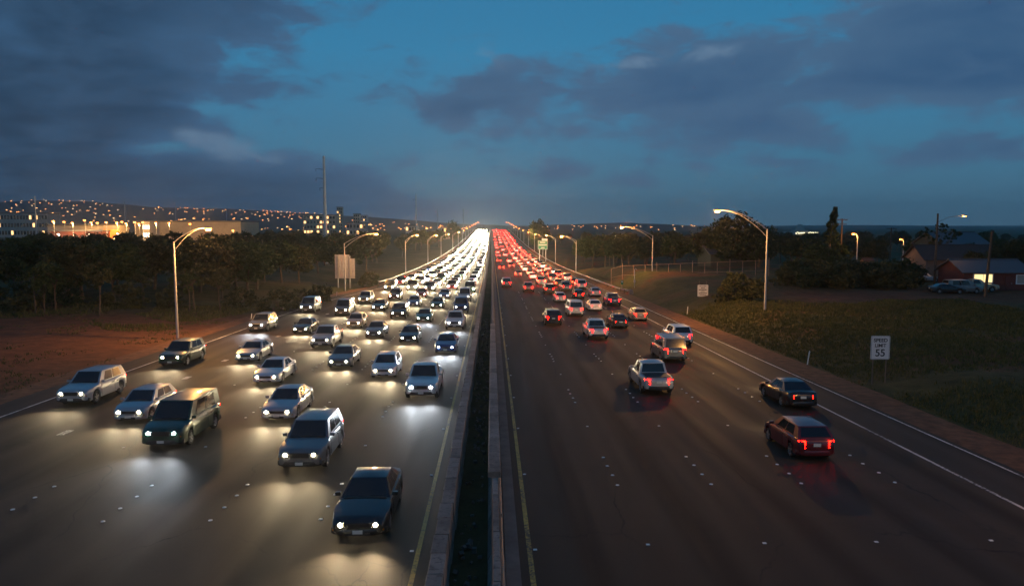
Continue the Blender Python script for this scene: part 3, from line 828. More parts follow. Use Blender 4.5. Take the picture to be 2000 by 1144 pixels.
# ------------------------------------------------------------------ buildings
def house(name, label, cx, cy, rz, L, D, H, roof_h, mw, mr, windows=(), doors=(), z=None, over=.5, chimney=False, winmat=None, cat='house'):
    zb = ground_z(cx, cy) if z is None else z
    root = tag(empty(name, (cx, cy, zb), rz), label, cat)
    mb = MB(); mb.loft([[(-L / 2, -D / 2, -.6), (L / 2, -D / 2, -.6), (L / 2, D / 2, -.6), (-L / 2, D / 2, -.6)], [(-L / 2, -D / 2, H), (L / 2, -D / 2, H), (L / 2, D / 2, H), (-L / 2, D / 2, H)]])
    for sx in (-1, 1):
        mb.add([(sx * L / 2, -D / 2, H), (sx * L / 2, D / 2, H), (sx * L / 2, 0, H + roof_h)], [(0, 1, 2)])
    mb.build('wall', mw, root)
    mb = MB()
    for sy in (-1, 1):
        e = Vector((0, sy * (D / 2 + over), H - roof_h * over / (D / 2))); r_ = Vector((0, 0, H + roof_h))
        q = [(-L / 2 - over, e.y, e.z), (L / 2 + over, e.y, e.z), (L / 2 + over, 0, r_.z), (-L / 2 - over, 0, r_.z)]
        mb.slab(q, .14, Vector((0, 0, 1)))
    rf = mb.build('roof', mr, root)
    mb = MB(); mb.box((0, 0, H + roof_h + .16), (L + 2 * over, .35, .10)); mb.build('ridge', mr, rf)
    for (x, zc_, ww, wh, m_) in windows:
        mb = MB(); mb.box((x, -D / 2 - .03, zc_), (ww + .24, .08, wh + .24)); f = mb.build('window', M_SIGNW, root)
        npn = max(1, int(ww / 1.1))
        for k in range(npn):
            pw = ww / npn
            mb = MB(); mb.box((x - ww / 2 + pw * (k + .5), -D / 2 - .075, zc_), (pw - .09, .03, wh)); mb.build('pane', m_, f)
    for (x, ww, wh, m_) in doors:
        mb = MB(); mb.box((x, -D / 2 - .04, wh / 2), (ww, .08, wh)); dd = mb.build('door', m_, root)
        mb = MB(); mb.box((x + ww * .38, -D / 2 - .10, wh * .48), (.06, .05, .12)); mb.build('handle', M_GALV, dd)
    return root
M_PINK = mat('pink_render', (.22, .14, .10), .9, noisy=.12)
M_BROWNROOF = mat('brown_roof', (.055, .035, .028), .9, noisy=.3, nscale=1.5, bump=.4, bscale=6)
M_GREYROOF = mat('grey_metal_roof', (.10, .095, .10), .6, .2, noisy=.12)
M_CREAM = mat('cream_wall', (.40, .32, .22), .85, noisy=.12, nscale=.3)
M_WHITEWALL = mat('pale_wall', (.34, .31, .27), .85, noisy=.1, nscale=.3)
M_REDWALL = mat('red_wall', (.12, .028, .02), .8, noisy=.2, nscale=.2)
M_DARKGLASS = mat('dark_glass', (.012, .014, .016), .08, spec=.6)
M_GREENWALL = mat('dark_green_wall', (.05, .06, .05), .9, noisy=.2)
def hx(px, d): return at(px, 470, d).x
d = 128
house('house', 'brown gabled house with pale pink wall behind the rightmost lamp pole', hx(1855, d) + 3, d + 4, R(-8), 12.5, 9, 3.6, 2.3, M_PINK, M_BROWNROOF,
      [(-2.6, 1.9, 2.2, 1.1, M_DARKGLASS), (1.8, 1.9, 1.6, 1.1, M_DARKGLASS)], [(4.2, 1.0, 2.1, M_BROWNROOF)])
d = 142
house('house', 'grey-roofed upper house standing behind the brown gabled house', hx(1905, d), d + 8, R(4), 9.5, 9, 5.6, 2.2, M_GREENWALL, M_GREYROOF, [(-2, 4.0, 1.4, 1.1, M_DARKGLASS)])
d = 108
house('house', 'low house with a brightly lit yellow window and red door at the right edge', hx(1950, d) + .5, d + 4, R(-3), 9.5, 7, 2.75, 1.6, M_REDWALL, M_GREYROOF,
      [(-1.9, 1.75, 2.7, 1.15, M_WIN_BRIGHT), (3.6, 1.6, 1.1, 1.2, M_WHITEWALL)], [(1.9, 1.0, 2.1, M_REDWALL)], z=ground_z(70, 108) - .1)
d = 170
house('shed', 'low dark shed with shallow grey roof behind the mesh fence', hx(1425, d), d, R(5), 12, 8, 3.2, 1.6, M_GREENWALL, M_GREYROOF, cat='shed')
house('shed', 'small pale shed between the lamp post and the farther utility pole', hx(1695, 150), 150, 0, 1.9, 1.8, 1.9, .5, M_PINK, M_BROWNROOF, over=.2, cat='shed')
# lamp over the lit window
# --- town on the left
def block(name, label, px0, px1, ptop, d, depth, zb, wall, rows=0, cols=0, lit=.3, wm=None, roofmat=None, cat='building', band=None, seed=1):
    a, b = at(px0, ptop, d), at(px1, ptop, d); W_ = b.x - a.x; H_ = a.z - zb
    root = tag(empty(name, ((a.x + b.x) / 2, d, zb)), label, cat)
    mb = MB(); mb.box((0, depth / 2, H_ / 2 - .5), (W_, depth, H_ + 1)); mb.build('wall', wall, root)
    mb = MB(); mb.box((0, depth / 2, H_ + .45), (W_ + .8, depth + .8, .9)); mb.build('roof', roofmat or M_GREYROOF, root)
    rs = random.Random(seed)
    for r_ in range(rows):
        for c_ in range(cols):
            cw, chh = W_ / cols, H_ / rows
            m_ = (wm or M_WIN_WARM) if rs.random() < lit else M_DARKGLASS
            mb = MB(); mb.box((-W_ / 2 + cw * (c_ + .5), -.06, H_ - chh * (r_ + .5)), (cw * .62, .16, chh * .5)); mb.build('window', m_, root)
    if band:
        mb = MB(); mb.box((0, -.5, H_ * band[0]), (W_ * .98, 1.0, H_ * band[1])); mb.build('awning', band[2], root)
    return root
block('warehouse', 'long low cream warehouse lit warmly from its yard on the left', 262, 470, 433.5, 520, 40, -4.5, M_CREAM, 0, 0, roofmat=M_GREYROOF, seed=3)
block('warehouse', 'grey-walled warehouse behind the red frontage at far left', 92, 205, 441, 500, 30, -4.5, M_WHITEWALL, 0, 0)
block('shop_building', 'low dark red shop frontage lit by white lamps at far left', 98, 200, 452, 470, 12, -4.5, M_REDWALL, 1, 9, .25, M_WIN_WHITE, M_GREYROOF, seed=5)
block('shop_building', 'small building with glowing orange fascia beside the car park', 202, 233, 440, 480, 12, -4.5, M_CREAM, 1, 4, .6, roofmat=M_BROWNROOF, band=(.62, .38, mat('orange_fascia', (.9, .3, .05), .5, emis=(1, .20, .02), estr=1.1)), seed=6)
block('office_building', 'small bright white lit building between warehouse and car park', 278, 292, 436, 490, 14, -4.5, M_WHITEWALL, 3, 3, .95, M_WIN_WHITE, M_WHITEWALL, seed=7)
block('apartment_block', 'long pale flat-roofed block at the far left edge', -30, 92, 417, 900, 25, -4, M_WHITEWALL, 3, 20, .10, seed=8)
block('apartment_block', 'wide dark apartment block left of the tallest steel pole foot', 592, 655, 420, 1150, 30, -4, M_CREAM, 4, 10, .35, seed=9)
block('apartment_tower', 'tallest slim tower in the distant town', 657.5, 668, 405, 1350, 12, -4, M_CREAM, 8, 3, .25, seed=10)
block('apartment_tower', 'pale square tower right of the tallest slim tower', 690, 702, 418, 1250, 14, -4, M_CREAM, 6, 3, .12, seed=11)
block('apartment_tower', 'shorter grey tower with dark cap beside the pale square tower', 705, 716, 421, 1300, 14, -4, mat('grey_tower', (.4, .42, .44), .8), 6, 3, .08, seed=12)
block('apartment_block', 'low pale block at the foot of the distant towers', 676, 715, 436, 1000, 16, -4, M_WHITEWALL, 2, 6, .2, seed=13)
block('apartment_block', 'pale cube building left of the second steel power pole', 792, 815, 441, 800, 14, -4, M_WHITEWALL, 2, 4, .25, seed=14)
block('apartment_block', 'low long building behind the fourth left street lamp', 862, 882, 444, 760, 14, -4, M_CREAM, 2, 4, .25, seed=15)
# domed hall on the right horizon, its terraces lit
d = 900; c = at(1575, 452, d)
t = tag(empty('domed_hall', (c.x, d, -5)), 'small white domed hall with brightly lit terrace on the right horizon', 'building')
k = d / F_PX
zt = at(1575, 452.5, d).z + 5
mb = MB(); mb.box((0, 20, zt / 2), (44 * k, 40, zt)); mb.build('wall', M_WHITEWALL, t)
mb = MB()
rings = []
for i in range(7):
    a = i / 6 * math.pi / 2 * .98
    rings.append([(9.5 * k * math.cos(a) * math.cos(q * math.pi / 8), 20 + 9.5 * k * math.cos(a) * math.sin(q * math.pi / 8), zt + 3 * k + 12 * k * math.sin(a)) for q in range(16)])
mb.loft(rings); mb.build('dome', M_WHITEWALL, t, 40)
mb = MB(); mb.box((0, 20, zt + 1.5 * k), (24 * k, 24 * k, 3.2 * k)); mb.build('drum', M_WHITEWALL, t)
rs = random.Random(2)
for i in range(16):
    mb = MB(); mb.box((-21 * k + i * 2.8 * k, -1.2, zt - 1.0 * k - rs.uniform(0, 1.5)), (1.7 * k, 2, 1.6 * k * rs.uniform(.6, 1))); mb.build('lit_bay', mat('terrace_light', (1, .9, .7), .5, emis=(1, .9, .55), estr=2.2), t)
# yard lamps of the car park
def yard_lamp(px, py, d, label, light=0, col=(1.0, .62, .24), m_=None):
    c = at(px, py, d); zb = -4.5; h = c.z - zb
    root = tag(empty('yard_lamp', (c.x, d, zb)), label, 'lamp', 'car park lamps of the town')
    mb = MB(); mb.tube([(0, .6, 0), (0, .6, h + .2)], [.14, .08], 6); mb.build('pole', M_GALV, root)
    mb = MB(); mb.loft([[(x, y, h + .1) for x, y in ((-.5, -.6), (.5, -.6), (.5, .7), (-.5, .7))], [(x, y, h + .45) for x, y in ((-.3, -.4), (.3, -.4), (.3, .6), (-.3, .6))]]); hd = mb.build('lamp_head', M_GALV, root)
    mb = MB(); mb.loft([[(x, y, h + .08) for x, y in ((-.48, -.58), (.48, -.58), (.48, .5), (-.48, .5))], [(x, y, h - .45) for x, y in ((-.4, -.5), (.4, -.5), (.4, .4), (-.4, .4))]]); mb.build('lens', m_ or M_TOWNLAMP, hd)
    if light: sodium_light('lamp_light', root, (0, -.2, h - .9), light, (1.0, .5, .14) if m_ is None else col, .5, False)
M_WHITELAMP = mat('white_lamp_lens', (1, .95, .85), .3, emis=(1.0, .84, .55), estr=14)
yl = [(104, 432), (125, 433), (141, 435), (165, 430), (178, 434), (190, 435), (207, 434), (228, 434), (238, 433), (246, 436), (263, 434), (271, 436.5), (279, 434), (304, 435), (330, 435), (371, 437)]
for i, (px, py) in enumerate(yl):
    yard_lamp(px, py, 440 + (i * 37) % 50, f'{(["leftmost"] + ORD[1:])[i]} orange car park lamp, counted from the left, over the left-hand town', 15000 if i in (0, 2, 4, 7, 9, 11, 13, 14) else 0)
for px, py, lab in ((114, 457, 'leftmost'), (174, 457, 'middle'), (230, 456, 'rightmost')):
    yard_lamp(px, py, 455, f'{lab} of the three lower white lamps before the red shop frontage', 12000, (1, .80, .5), M_WHITELAMP)
yard_lamp(455, 450, 500, 'pale lamp at the right end of the long cream warehouse', 3000)
yard_lamp(495, 484, 200, 'lone small lamp low among the left-hand trees', 0, m_=M_WIN_WHITE)

# ------------------------------------------------------------------ hills with their lit houses
def hill(name, x0, x1, y0, y1, hf, nxs, nys, colr):
    vs = []; xs = [lerp(x0, x1, i / nxs) for i in range(nxs + 1)]; ys = [lerp(y0, y1, (j / nys)) for j in range(nys + 1)]
    for y in ys:
        for x in xs: vs.append((x, y, hf(x, y)))
    n = nxs + 1
    fs = [(j * n + i, j * n + i + 1, (j + 1) * n + i + 1, (j + 1) * n + i) for j in range(nys) for i in range(nxs)]
    me = bpy.data.meshes.new(name); me.from_pydata(vs, [], fs); me.materials.append(colr)
    me.polygons.foreach_set('use_smooth', [True] * len(me.polygons))
    o = bpy.data.objects.new(name, me); COL.objects.link(o); return tag(o, kind='structure')
M_HILL = mat('hill_scrub', (.035, .04, .03), .95, noisy=.5, nscale=.01, spec=.1)
def hf_left(x, y):
    # ridge line of the photograph: high at the far left, falling to the vanishing point
    u = x / y
    prof = [(-.80, 62), (-.62, 52), (-.55, 47), (-.45, 40), (-.35, 36), (-.25, 28), (-.15, 20), (-.05, 9), (.02, 3), (.1, 0)]
    h = 0
    for i in range(len(prof) - 1):
        if prof[i][0] <= u <= prof[i + 1][0]: h = lerp(prof[i][1], prof[i + 1][1], (u - prof[i][0]) / (prof[i + 1][0] - prof[i][0])); break
    else: h = prof[0][1] if u < -.8 else 0
    top = h / F_PX * 4200
    rise = sstep(2300, 4400, y) * (1 - .6 * sstep(4400, 6500, y))
    return -6 + top * rise * (1 + .16 * noise.noise(Vector((x * .0016, y * .0016, 0))) + .05 * noise.noise(Vector((x * .006, y * .006, 5))))
hill('hill_left', -5200, 700, 2200, 6500, hf_left, 110, 36, M_HILL)
def hf_right(x, y):
    r = 0
    for cx, cy, sx, h in ((620, 3600, 380, 28), (-50, 4200, 260, 20), (380, 4100, 160, 22), (2600, 5200, 900, 18)):
        r = max(r, h * math.exp(-((x - cx) / sx) ** 2 - ((y - cy) / 700) ** 2))
    return -7 + r * (1 + .12 * noise.noise(Vector((x * .008, y * .004, 0))))
hill('hill_right', -700, 5200, 2400, 6400, hf_right, 90, 24, M_HILL)
# lit houses, each with its own lamp glowing on the slope
def far_house_mesh(wm):
    mb = MB(); mb.cur = 0
    mb.box((0, 0, 1.6), (11, 8, 5))
    mb.cur = 1; mb.slab([(-6, -4.6, 3.9), (6, -4.6, 3.9), (6, 0, 6.2), (-6, 0, 6.2)], .3, Vector((0, 0, 1))); mb.slab([(-6, 0, 6.2), (6, 0, 6.2), (6, 4.6, 3.9), (-6, 4.6, 3.9)], .3, Vector((0, 0, 1)))
    mb.cur = 2; mb.box((-2.2, -4.1, 2.2), (3.2, .3, 2.4)); mb.box((2.8, -4.1, 2.4), (1.8, .3, 1.8))
    return mb.mesh('far_house', [M_CREAM, M_BROWNROOF, wm], None)
# far lamps are seen but too weak to light anything here
WM = [mat('porch_glow_amber', (1, .6, .3), .5, emis=(1.0, .30, .05), estr=11), mat('porch_glow_warm', (1, .75, .45), .5, emis=(1.0, .44, .13), estr=11), mat('porch_glow_white', (1, .9, .7), .5, emis=(1.0, .65, .34), estr=6)]
for m_ in WM + [M_WIN_WARM, M_WIN_WHITE, M_TOWNLAMP, M_SODIUM_FAR]: m_.cycles.emission_sampling = 'NONE'
for m_ in (M_SODIUM, MATS['orange_fascia'], M_WHITELAMP, MATS['terrace_light']): m_.cycles.emission_sampling = 'NONE'
FH = [far_house_mesh(m_) for m_ in WM]
rs = random.Random(21)
cnt = 0
bands = [(-.66, -.50, 3900, 4300, 46), (-.64, -.42, 3300, 3900, 56), (-.66, -.30, 2800, 3300, 40), (-.45, -.24, 3600, 4200, 52), (-.36, -.16, 2900, 3600, 56), (-.22, -.03, 2700, 3300, 34), (-.30, -.20, 3900, 4200, 14)]
for u0, u1, ya, yb, n in bands:
    for i in range(n):
        u = rs.uniform(u0, u1); y = rs.uniform(ya, yb) + 200 * math.sin(u * 40); x = u * y
        s = rs.uniform(.45, .80)
        o = link('hillside_house', FH[rs.choice((0, 0, 0, 1, 1, 2))], None, (x, y, hf_left(x, y) + 2.0), math.atan2(-x, y) * .8, s)
        tag(o, 'tiny lit house among the many on the dark left hillside', 'house', 'lit houses on the left hillside'); cnt += 1
for i in range(52):
    u = rs.uniform(.03, .33); y = rs.uniform(1500, 2300); x = u * y; s = rs.uniform(.24, .40)
    o = link('distant_house', FH[rs.choice((0, 1, 1, 2))], None, (x, y, rs.uniform(-1, 10)), 0, s)
    tag(o, 'tiny lit house in the distant town on the right horizon', 'house', 'lit houses on the right horizon')
for i in range(90):
    u = rs.uniform(-.62, -.04); y = rs.uniform(900, 2100); x = u * y; s = rs.uniform(.20, .34)
    o = link('distant_house', FH[rs.choice((0, 0, 1, 2))], None, (x, y, rs.uniform(1, 9)), 0, s)
    tag(o, 'tiny lit house low in the distant left-hand town', 'house', 'lit houses of the left-hand town')

# ------------------------------------------------------------------ trees
def crown_mesh(name, seed, lobes, n, ls, m_, flat=1.0):
    """leaf-sized bent quads gathered in clumps through the crown"""
    rs = random.Random(seed); mb = MB(); vs = []; fs = []
    tot = sum(l[3] * l[4] * l[5] for l in lobes)
    for cx, cy, cz, rx, ry, rz in lobes:
        nl = int(n * rx * ry * rz / tot); ncl = max(6, nl // 26)
        for c_ in range(ncl):
            while True:
                d = Vector((rs.uniform(-1, 1), rs.uniform(-1, 1), rs.uniform(-1, 1)))
                if .05 < d.length < 1: break
            d = d.normalized() * (d.length ** .45) * rs.uniform(.82, 1.06)
            cc = Vector((cx + d.x * rx, cy + d.y * ry, cz + d.z * rz)); cr = rs.uniform(.35, .85) * min(rx, rz) * .36
            for k in range(26):
                p = cc + Vector((rs.gauss(0, 1), rs.gauss(0, 1), rs.gauss(0, .75 * flat))) * cr * .6
                a = Vector((rs.gauss(0, 1), rs.gauss(0, 1), rs.gauss(0, .6))).normalized()
                b = a.cross(Vector((rs.gauss(0, 1), rs.gauss(0, 1), rs.gauss(0, 1)))).normalized()
                s = ls * rs.uniform(.6, 1.3); nn = a.cross(b) * s * .25; o = len(vs)
                vs += [p - a * s, p + b * s * .5 + nn, p + a * s, p - b * s * .5 + nn]
                fs.append((o, o + 1, o + 2, o + 3))
    me = bpy.data.meshes.new(name); me.from_pydata([tuple(v) for v in vs], [], fs); me.materials.append(m_)
    return me
def trunk_mesh(seed, h, r_, spread, n=5, fork=.45):
    rs = random.Random(seed); mb = MB()
    b = Vector((rs.uniform(-.2, .2), rs.uniform(-.2, .2), h * fork))
    mb.tube([(0, 0, -.5), (0, 0, .1), b * .5, b], [r_ * 1.5, r_ * 1.15, r_, r_ * .8], 8)
    for k in range(n):
        a = k * 2 * math.pi / n + rs.uniform(-.4, .4); e = Vector((math.cos(a) * spread, math.sin(a) * spread, h * rs.uniform(.75, .95)))
        mid = b.lerp(e, .5) + Vector((0, 0, h * .05))
        mb.tube([b * .96, mid, e], [r_ * .6, r_ * .38, r_ * .12], 6)
    return mb.mesh('trunk', M_BARK, 50)
# kinds: (crown, trunk) with natural height
KINDS = {
    'broad': [(crown_mesh('crown', 1, [(0, 0, 5.6, 3.6, 3.4, 2.3), (-1.8, .6, 4.6, 2.3, 2.2, 1.7), (2.0, -.4, 4.7, 2.2, 2.2, 1.8)], 3800, .30, M_LEAF[0]), trunk_mesh(1, 6.5, .2, 2.2)),
              (crown_mesh('crown', 2, [(.4, 0, 5.9, 3.1, 3.1, 2.2), (-2.2, 0, 4.9, 2.4, 2.2, 1.8), (1.6, 1.2, 4.2, 2.2, 2.0, 1.5), (1.9, -1.2, 5.2, 1.8, 1.8, 1.5)], 3800, .30, M_LEAF[2]), trunk_mesh(2, 6.5, .2, 2.3)),
              (crown_mesh('crown', 3, [(0, 0, 5.2, 2.7, 2.7, 2.6), (.9, .9, 3.6, 2.2, 2.0, 1.5), (-1.4, -.5, 3.9, 1.8, 1.8, 1.5)], 3400, .28, M_LEAF[1]), trunk_mesh(3, 6, .17, 1.8))],
    'thin': [(crown_mesh('crown', 4, [(0, 0, 5.4, 1.7, 1.7, 1.5), (.8, .2, 4.3, 1.1, 1.1, .8), (-.9, -.2, 4.6, 1.1, 1.1, .8)], 900, .22, M_LEAF[1]), trunk_mesh(4, 6.2, .10, 1.2, 4, .6)),
             (crown_mesh('crown', 5, [(.2, 0, 5.0, 1.4, 1.4, 1.7), (-.5, .3, 3.9, 1.0, 1.0, .8)], 800, .22, M_LEAF[0]), trunk_mesh(5, 6.0, .09, 1.0, 4, .55))],
    'bush': [(crown_mesh('crown', 6, [(0, 0, 1.0, 1.5, 1.4, 1.1), (1.1, .2, .8, 1.0, 1.0, .8), (-1.0, -.2, .7, .9, .9, .7)], 1500, .17, M_LEAF[1]), trunk_mesh(6, 1.4, .05, .7, 6, .2)),
             (crown_mesh('crown', 7, [(0, 0, 1.1, 1.3, 1.3, 1.2), (-.9, .3, .8, 1.0, 1.0, .8)], 1300, .17, M_LEAF[2]), trunk_mesh(7, 1.5, .05, .6, 6, .2))],
    'flat': [(crown_mesh('crown', 8, [(-3.1, 0, 6.4, 1.5, 1.4, .75), (-1.2, .3, 5.7, 1.3, 1.3, .6), (.6, 0, 7.0, 1.7, 1.5, .75), (2.9, -.2, 6.0, 1.8, 1.6, .8), (1.8, .5, 5.0, 1.4, 1.3, .6), (-2.1, .4, 4.8, 1.3, 1.3, .55)], 2300, .20, M_LEAF[2], .6), trunk_mesh(8, 6.8, .18, 2.8, 7, .35))],
    'dome': [(crown_mesh('crown', 9, [(0, 0, 4.6, 5.2, 5.0, 3.6), (-2.8, -1, 3.4, 3.0, 3.0, 2.4), (2.8, -1, 3.5, 3.0, 3.0, 2.4)], 5200, .36, M_LEAF[2]), trunk_mesh(9, 7, .4, 3.4))],
}
def tree(kind, var, x, y, s, label, cat='tree', group=None, rz=None, z=None, sz=1.0, name=None):
    crown, trunk = KINDS[kind][var % len(KINDS[kind])]
    zb = ground_z(x, y) - .1 if z is None else z
    root = empty(name or ('shrub' if kind == 'bush' else 'tree'), (x, y, zb), rnd.uniform(0, 6.28) if rz is None else rz)
    root.scale = (s, s, s * sz)
    tag(root, label, cat, group)
    link('trunk', trunk, root); link('crown', crown, root)
    return root
rs = random.Random(77)
LB = 'dark broad tree in the tree belt left of the highway'
# tree belt on the left: from the near left edge to beside the carriageway
for i in range(74):
    y = rs.uniform(96, 205); lim = max(-edge_l(y) + 8, 0)
    xf = y * .70 + 4
    x = -rs.uniform(max(lim, 36 if y < 140 else 31), xf + 2)
    hmax = 9.4 - (26 + 14 * rs.random()) / F_PX * y - ground_z(x, y)
    s = max(.55, min(1.15, hmax / 7.7))
    tree('broad', rs.randrange(3), x, y, s, LB, group='tree belt left of the highway')
for i in range(46):
    y = rs.uniform(205, 420); x = -rs.uniform(32 + (y - 205) * .02, y * .62)
    hmax = 9.4 - (14 + 10 * rs.random()) / F_PX * y - ground_z(x, y)
    tree('broad', rs.randrange(3), x, y, max(.6, min(1.5, hmax / 7.7)), 'dark tree deeper in the wood left of the highway', group='deeper trees left of the highway')
for i in range(26):
    px = rs.choice((rs.uniform(20, 180), rs.uniform(60, 380), rs.uniform(360, 640))); y = rs.uniform(86, 100)
    x = at(px, 500, y).x
    if x > -33: continue
    tree('thin', i, x, y, rs.uniform(.6, .95), 'slender pale-stemmed young tree at the front of the left tree belt', group='young trees before the left tree belt')
LFT = ['leftmost'] + ORD[1:]
for i, (px, d, s) in enumerate(sorted(((545, 100, 1.6), (590, 108, 1.3), (620, 112, 1.5), (470, 104, 1.4), (240, 96, 1.5), (120, 93, 1.4), (40, 90, 1.6), (720, 150, 1.5), (330, 98, 1.2)))):
    tree('bush', int(d), at(px, 560, d).x, d, s, f'{LFT[i]} low shrub, counted from the left, at the foot of the left tree belt', 'shrub', 'shrubs below the left tree belt')
# dark trees behind the town, and beside the carriageway in the distance
for px, py, d, wid, lab in ((885, 432, 560, 30, 'round-topped tree left of the road crest'), (1052, 430, 430, 44, 'large round-topped tree beyond the green guide sign')):
    c = at(px, py, d); zb = ground_z(c.x, d); s = wid / F_PX * d / 10.4
    tree('dome', 0, c.x, d, s, lab, z=zb, sz=(c.z - zb) / (8.3 * s))
# right-hand woods
for i in range(58):
    y = rs.uniform(168, 330); x = rs.uniform(29 if y < 200 else 27, y * .70)
    if 150 < y < 182 and 44 < x < 62: continue
    hmax = 9.4 - (17 + 12 * rs.random()) / F_PX * y - ground_z(x, y)
    tree('broad', rs.randrange(3), x, y, max(.6, min(1.35, hmax / 7.7)), 'dark tree in the wood right of the highway', group='wood right of the highway')
for i in range(90):
    y = rs.uniform(330, 800); x = rs.uniform(28, y * .74)
    hmax = 9.4 - (12 + 8 * rs.random()) / F_PX * y - ground_z(x, y)
    tree('broad', rs.randrange(3), x, y, max(.6, min(1.7, hmax / 7.7)), 'far dark tree below the right horizon', group='far trees right of the highway')
for i in range(26):
    y = rs.uniform(420, 760); x = -rs.uniform(30, y * .30)
    hmax = 9.4 - (9 + 7 * rs.random()) / F_PX * y - ground_z(x, y)
    tree('broad', rs.randrange(3), x, y, max(.6, min(1.9, hmax / 7.7)), 'far dark tree before the distant town', group='far trees before the town')
# the big dome-shaped tree behind the nearest right lamp
c = at(1437, 418, 168); zb = ground_z(c.x, 168); tree('dome', 0, c.x, 168, 1.22, 'big dome-shaped dark tree behind the nearest right-hand street lamp', z=zb, sz=(c.z - zb) / (8.3 * 1.22), rz=.3)
c = at(1390, 446, 172); zb = ground_z(c.x, 172); tree('dome', 0, c.x, 172, .95, 'lower dark tree leaning out left of the big dome-shaped tree', z=zb, sz=(c.z - zb) / (8.3 * .95), rz=2.3)
c = at(1485, 440, 165); zb = ground_z(c.x, 165); tree('dome', 0, c.x, 165, .9, 'lower dark tree right of the big dome-shaped tree', z=zb, sz=(c.z - zb) / (8.3 * .9), rz=4.0)
# flat-crowned tree by the houses
c = at(1836, 436, 140); zb = ground_z(c.x, 140); tree('flat', 0, c.x, 140, .92, 'open flat-crowned tree behind the pole with the rightmost lamp', z=zb, sz=(c.z - zb) / (7.7 * .92), rz=0.1)
# trees and hedges round the houses
for i, (px, d, s, k) in enumerate(sorted(((1600, 135, .8, 0), (1560, 150, .9, 1), (1700, 165, .75, 2), (1790, 170, .8, 0), (1975, 120, .95, 1), (1905, 122, .72, 2), (1890, 135, .8, 1), (1990, 140, .9, 2), (2040, 118, 1.0, 0), (1640, 150, .7, 1)))):
    tree('broad', k, at(px, 480, d).x, d, s * .95, f'{LFT[i]} dark tree, counted from the left, among the houses at the right edge', group='trees among the right-hand houses')
for i in range(20):
    px = 1540 + i * 13 + rs.uniform(-6, 6); d = rs.uniform(112, 122)
    tree('bush', i, at(px, 540, d).x, d, rs.uniform(1.3, 2.0), f'{LFT[i]} bush, counted from the left, in the dark hedge along the dirt track', 'shrub', 'hedge bushes by the dirt track')
for px, d, s, lab in ((1446, 96, 1.7, 'largest bush on the grass between the smaller white sign and the nearest lamp'), (1424, 94, 1.1, 'small bush nearest the smaller white sign'), (1468, 100, 1.3, 'bush nearest the foot of the nearest right-hand street lamp')):
    tree('bush', int(d), at(px, 590, d).x, d, s, lab, 'shrub', 'bushes by the smaller white sign')
# tapering conifer
def conifer():
    d = 150; c = at(1629, 405, d); x = at(1620, 470, d).x; zb = ground_z(x, d); h = c.z - zb
    rs = random.Random(5); vs = []; fs = []
    for i in range(2600):
        u = rs.random() ** .8; z = 1.0 + u * (h - 1.0); r_ = (1 - u) ** .85 * 2.6 * (.72 + .28 * math.sin(u * 38)) + .18
        a = rs.uniform(0, 6.283); q = r_ * rs.uniform(.55, 1.0) ** .5
        p = Vector((math.cos(a) * q + u * u * 1.0, math.sin(a) * q, z))
        t_ = Vector((math.cos(a) + rs.gauss(0, .3), math.sin(a) + rs.gauss(0, .3), rs.uniform(.1, .9))).normalized(); b = t_.cross(Vector((rs.gauss(0, 1), rs.gauss(0, 1), rs.gauss(0, 1)))).normalized()
        s = .34 * rs.uniform(.6, 1.2); o = len(vs); vs += [p - t_ * s, p + b * s * .35, p + t_ * s, p - b * s * .35]; fs.append((o, o + 1, o + 2, o + 3))
    me = bpy.data.meshes.new('crown'); me.from_pydata([tuple(v) for v in vs], [], fs); me.materials.append(M_LEAF[2])
    root = tag(empty('conifer', (x, d, zb)), 'tall tapering dark conifer leaning right beside the utility pole', 'tree')
    link('crown', me, root)
    mb = MB(); mb.tube([(0, 0, -.4), (.15, 0, h * .5), (.85, 0, h * .95)], [.28, .17, .04], 8); mb.build('trunk', M_BARK, root, 50)
conifer()

# ------------------------------------------------------------------ grass
def grass(name, label, n, xr, yr, hh, seed, keep):
    rs = random.Random(seed); vs = []; fs = []
    for i in range(n):
        y = rs.uniform(*yr); x = rs.uniform(*xr)
        if not keep(x, y, rs): continue
        z = ground_z(x, y)
        for k in range(3):
            a = rs.uniform(0, 6.283); h = hh * rs.uniform(.4, 1.25); wv = .028 + .0004 * y
            bx, by = x + rs.gauss(0, .10), y + rs.gauss(0, .10); lx, ly = math.cos(a), math.sin(a); le = rs.uniform(.1, .6) * h
            o = len(vs)
            vs += [(bx - ly * wv, by + lx * wv, z - .03), (bx + ly * wv, by - lx * wv, z - .03), (bx + lx * le, by + ly * le, z + h)]
            fs.append((o, o + 1, o + 2))
    me = bpy.data.meshes.new(name); me.from_pydata(vs, [], fs); me.materials.append(M_GRASS)
    o = bpy.data.objects.new(name, me); COL.objects.link(o); tag(o, label, 'grass', kind='stuff')
def keep_r(x, y, r_):
    if x < 24.2: return r_.random() < .1
    return noise.noise(Vector((x * .10, y * .10, 2))) > -.25 - .3 * r_.random()
grass('grass', 'rough green and straw grass on the slope right of the highway', 42000, (23.9, 62), (28, 96), .22, 1, keep_r)
grass('grass', 'thin green grass at the edge of the left tree belt', 14000, (-85, -32), (74, 104), .30, 2, lambda x, y, r_: noise.noise(Vector((x * .12, y * .12, 8))) > -.1 + .5 * sstep(92, 78, y))
grass('grass', 'sparse weeds on the red earth left of the highway', 5000, (-62, -29.6), (40, 92), .16, 3, lambda x, y, r_: noise.noise(Vector((x * .2, y * .2, 8))) > .1)

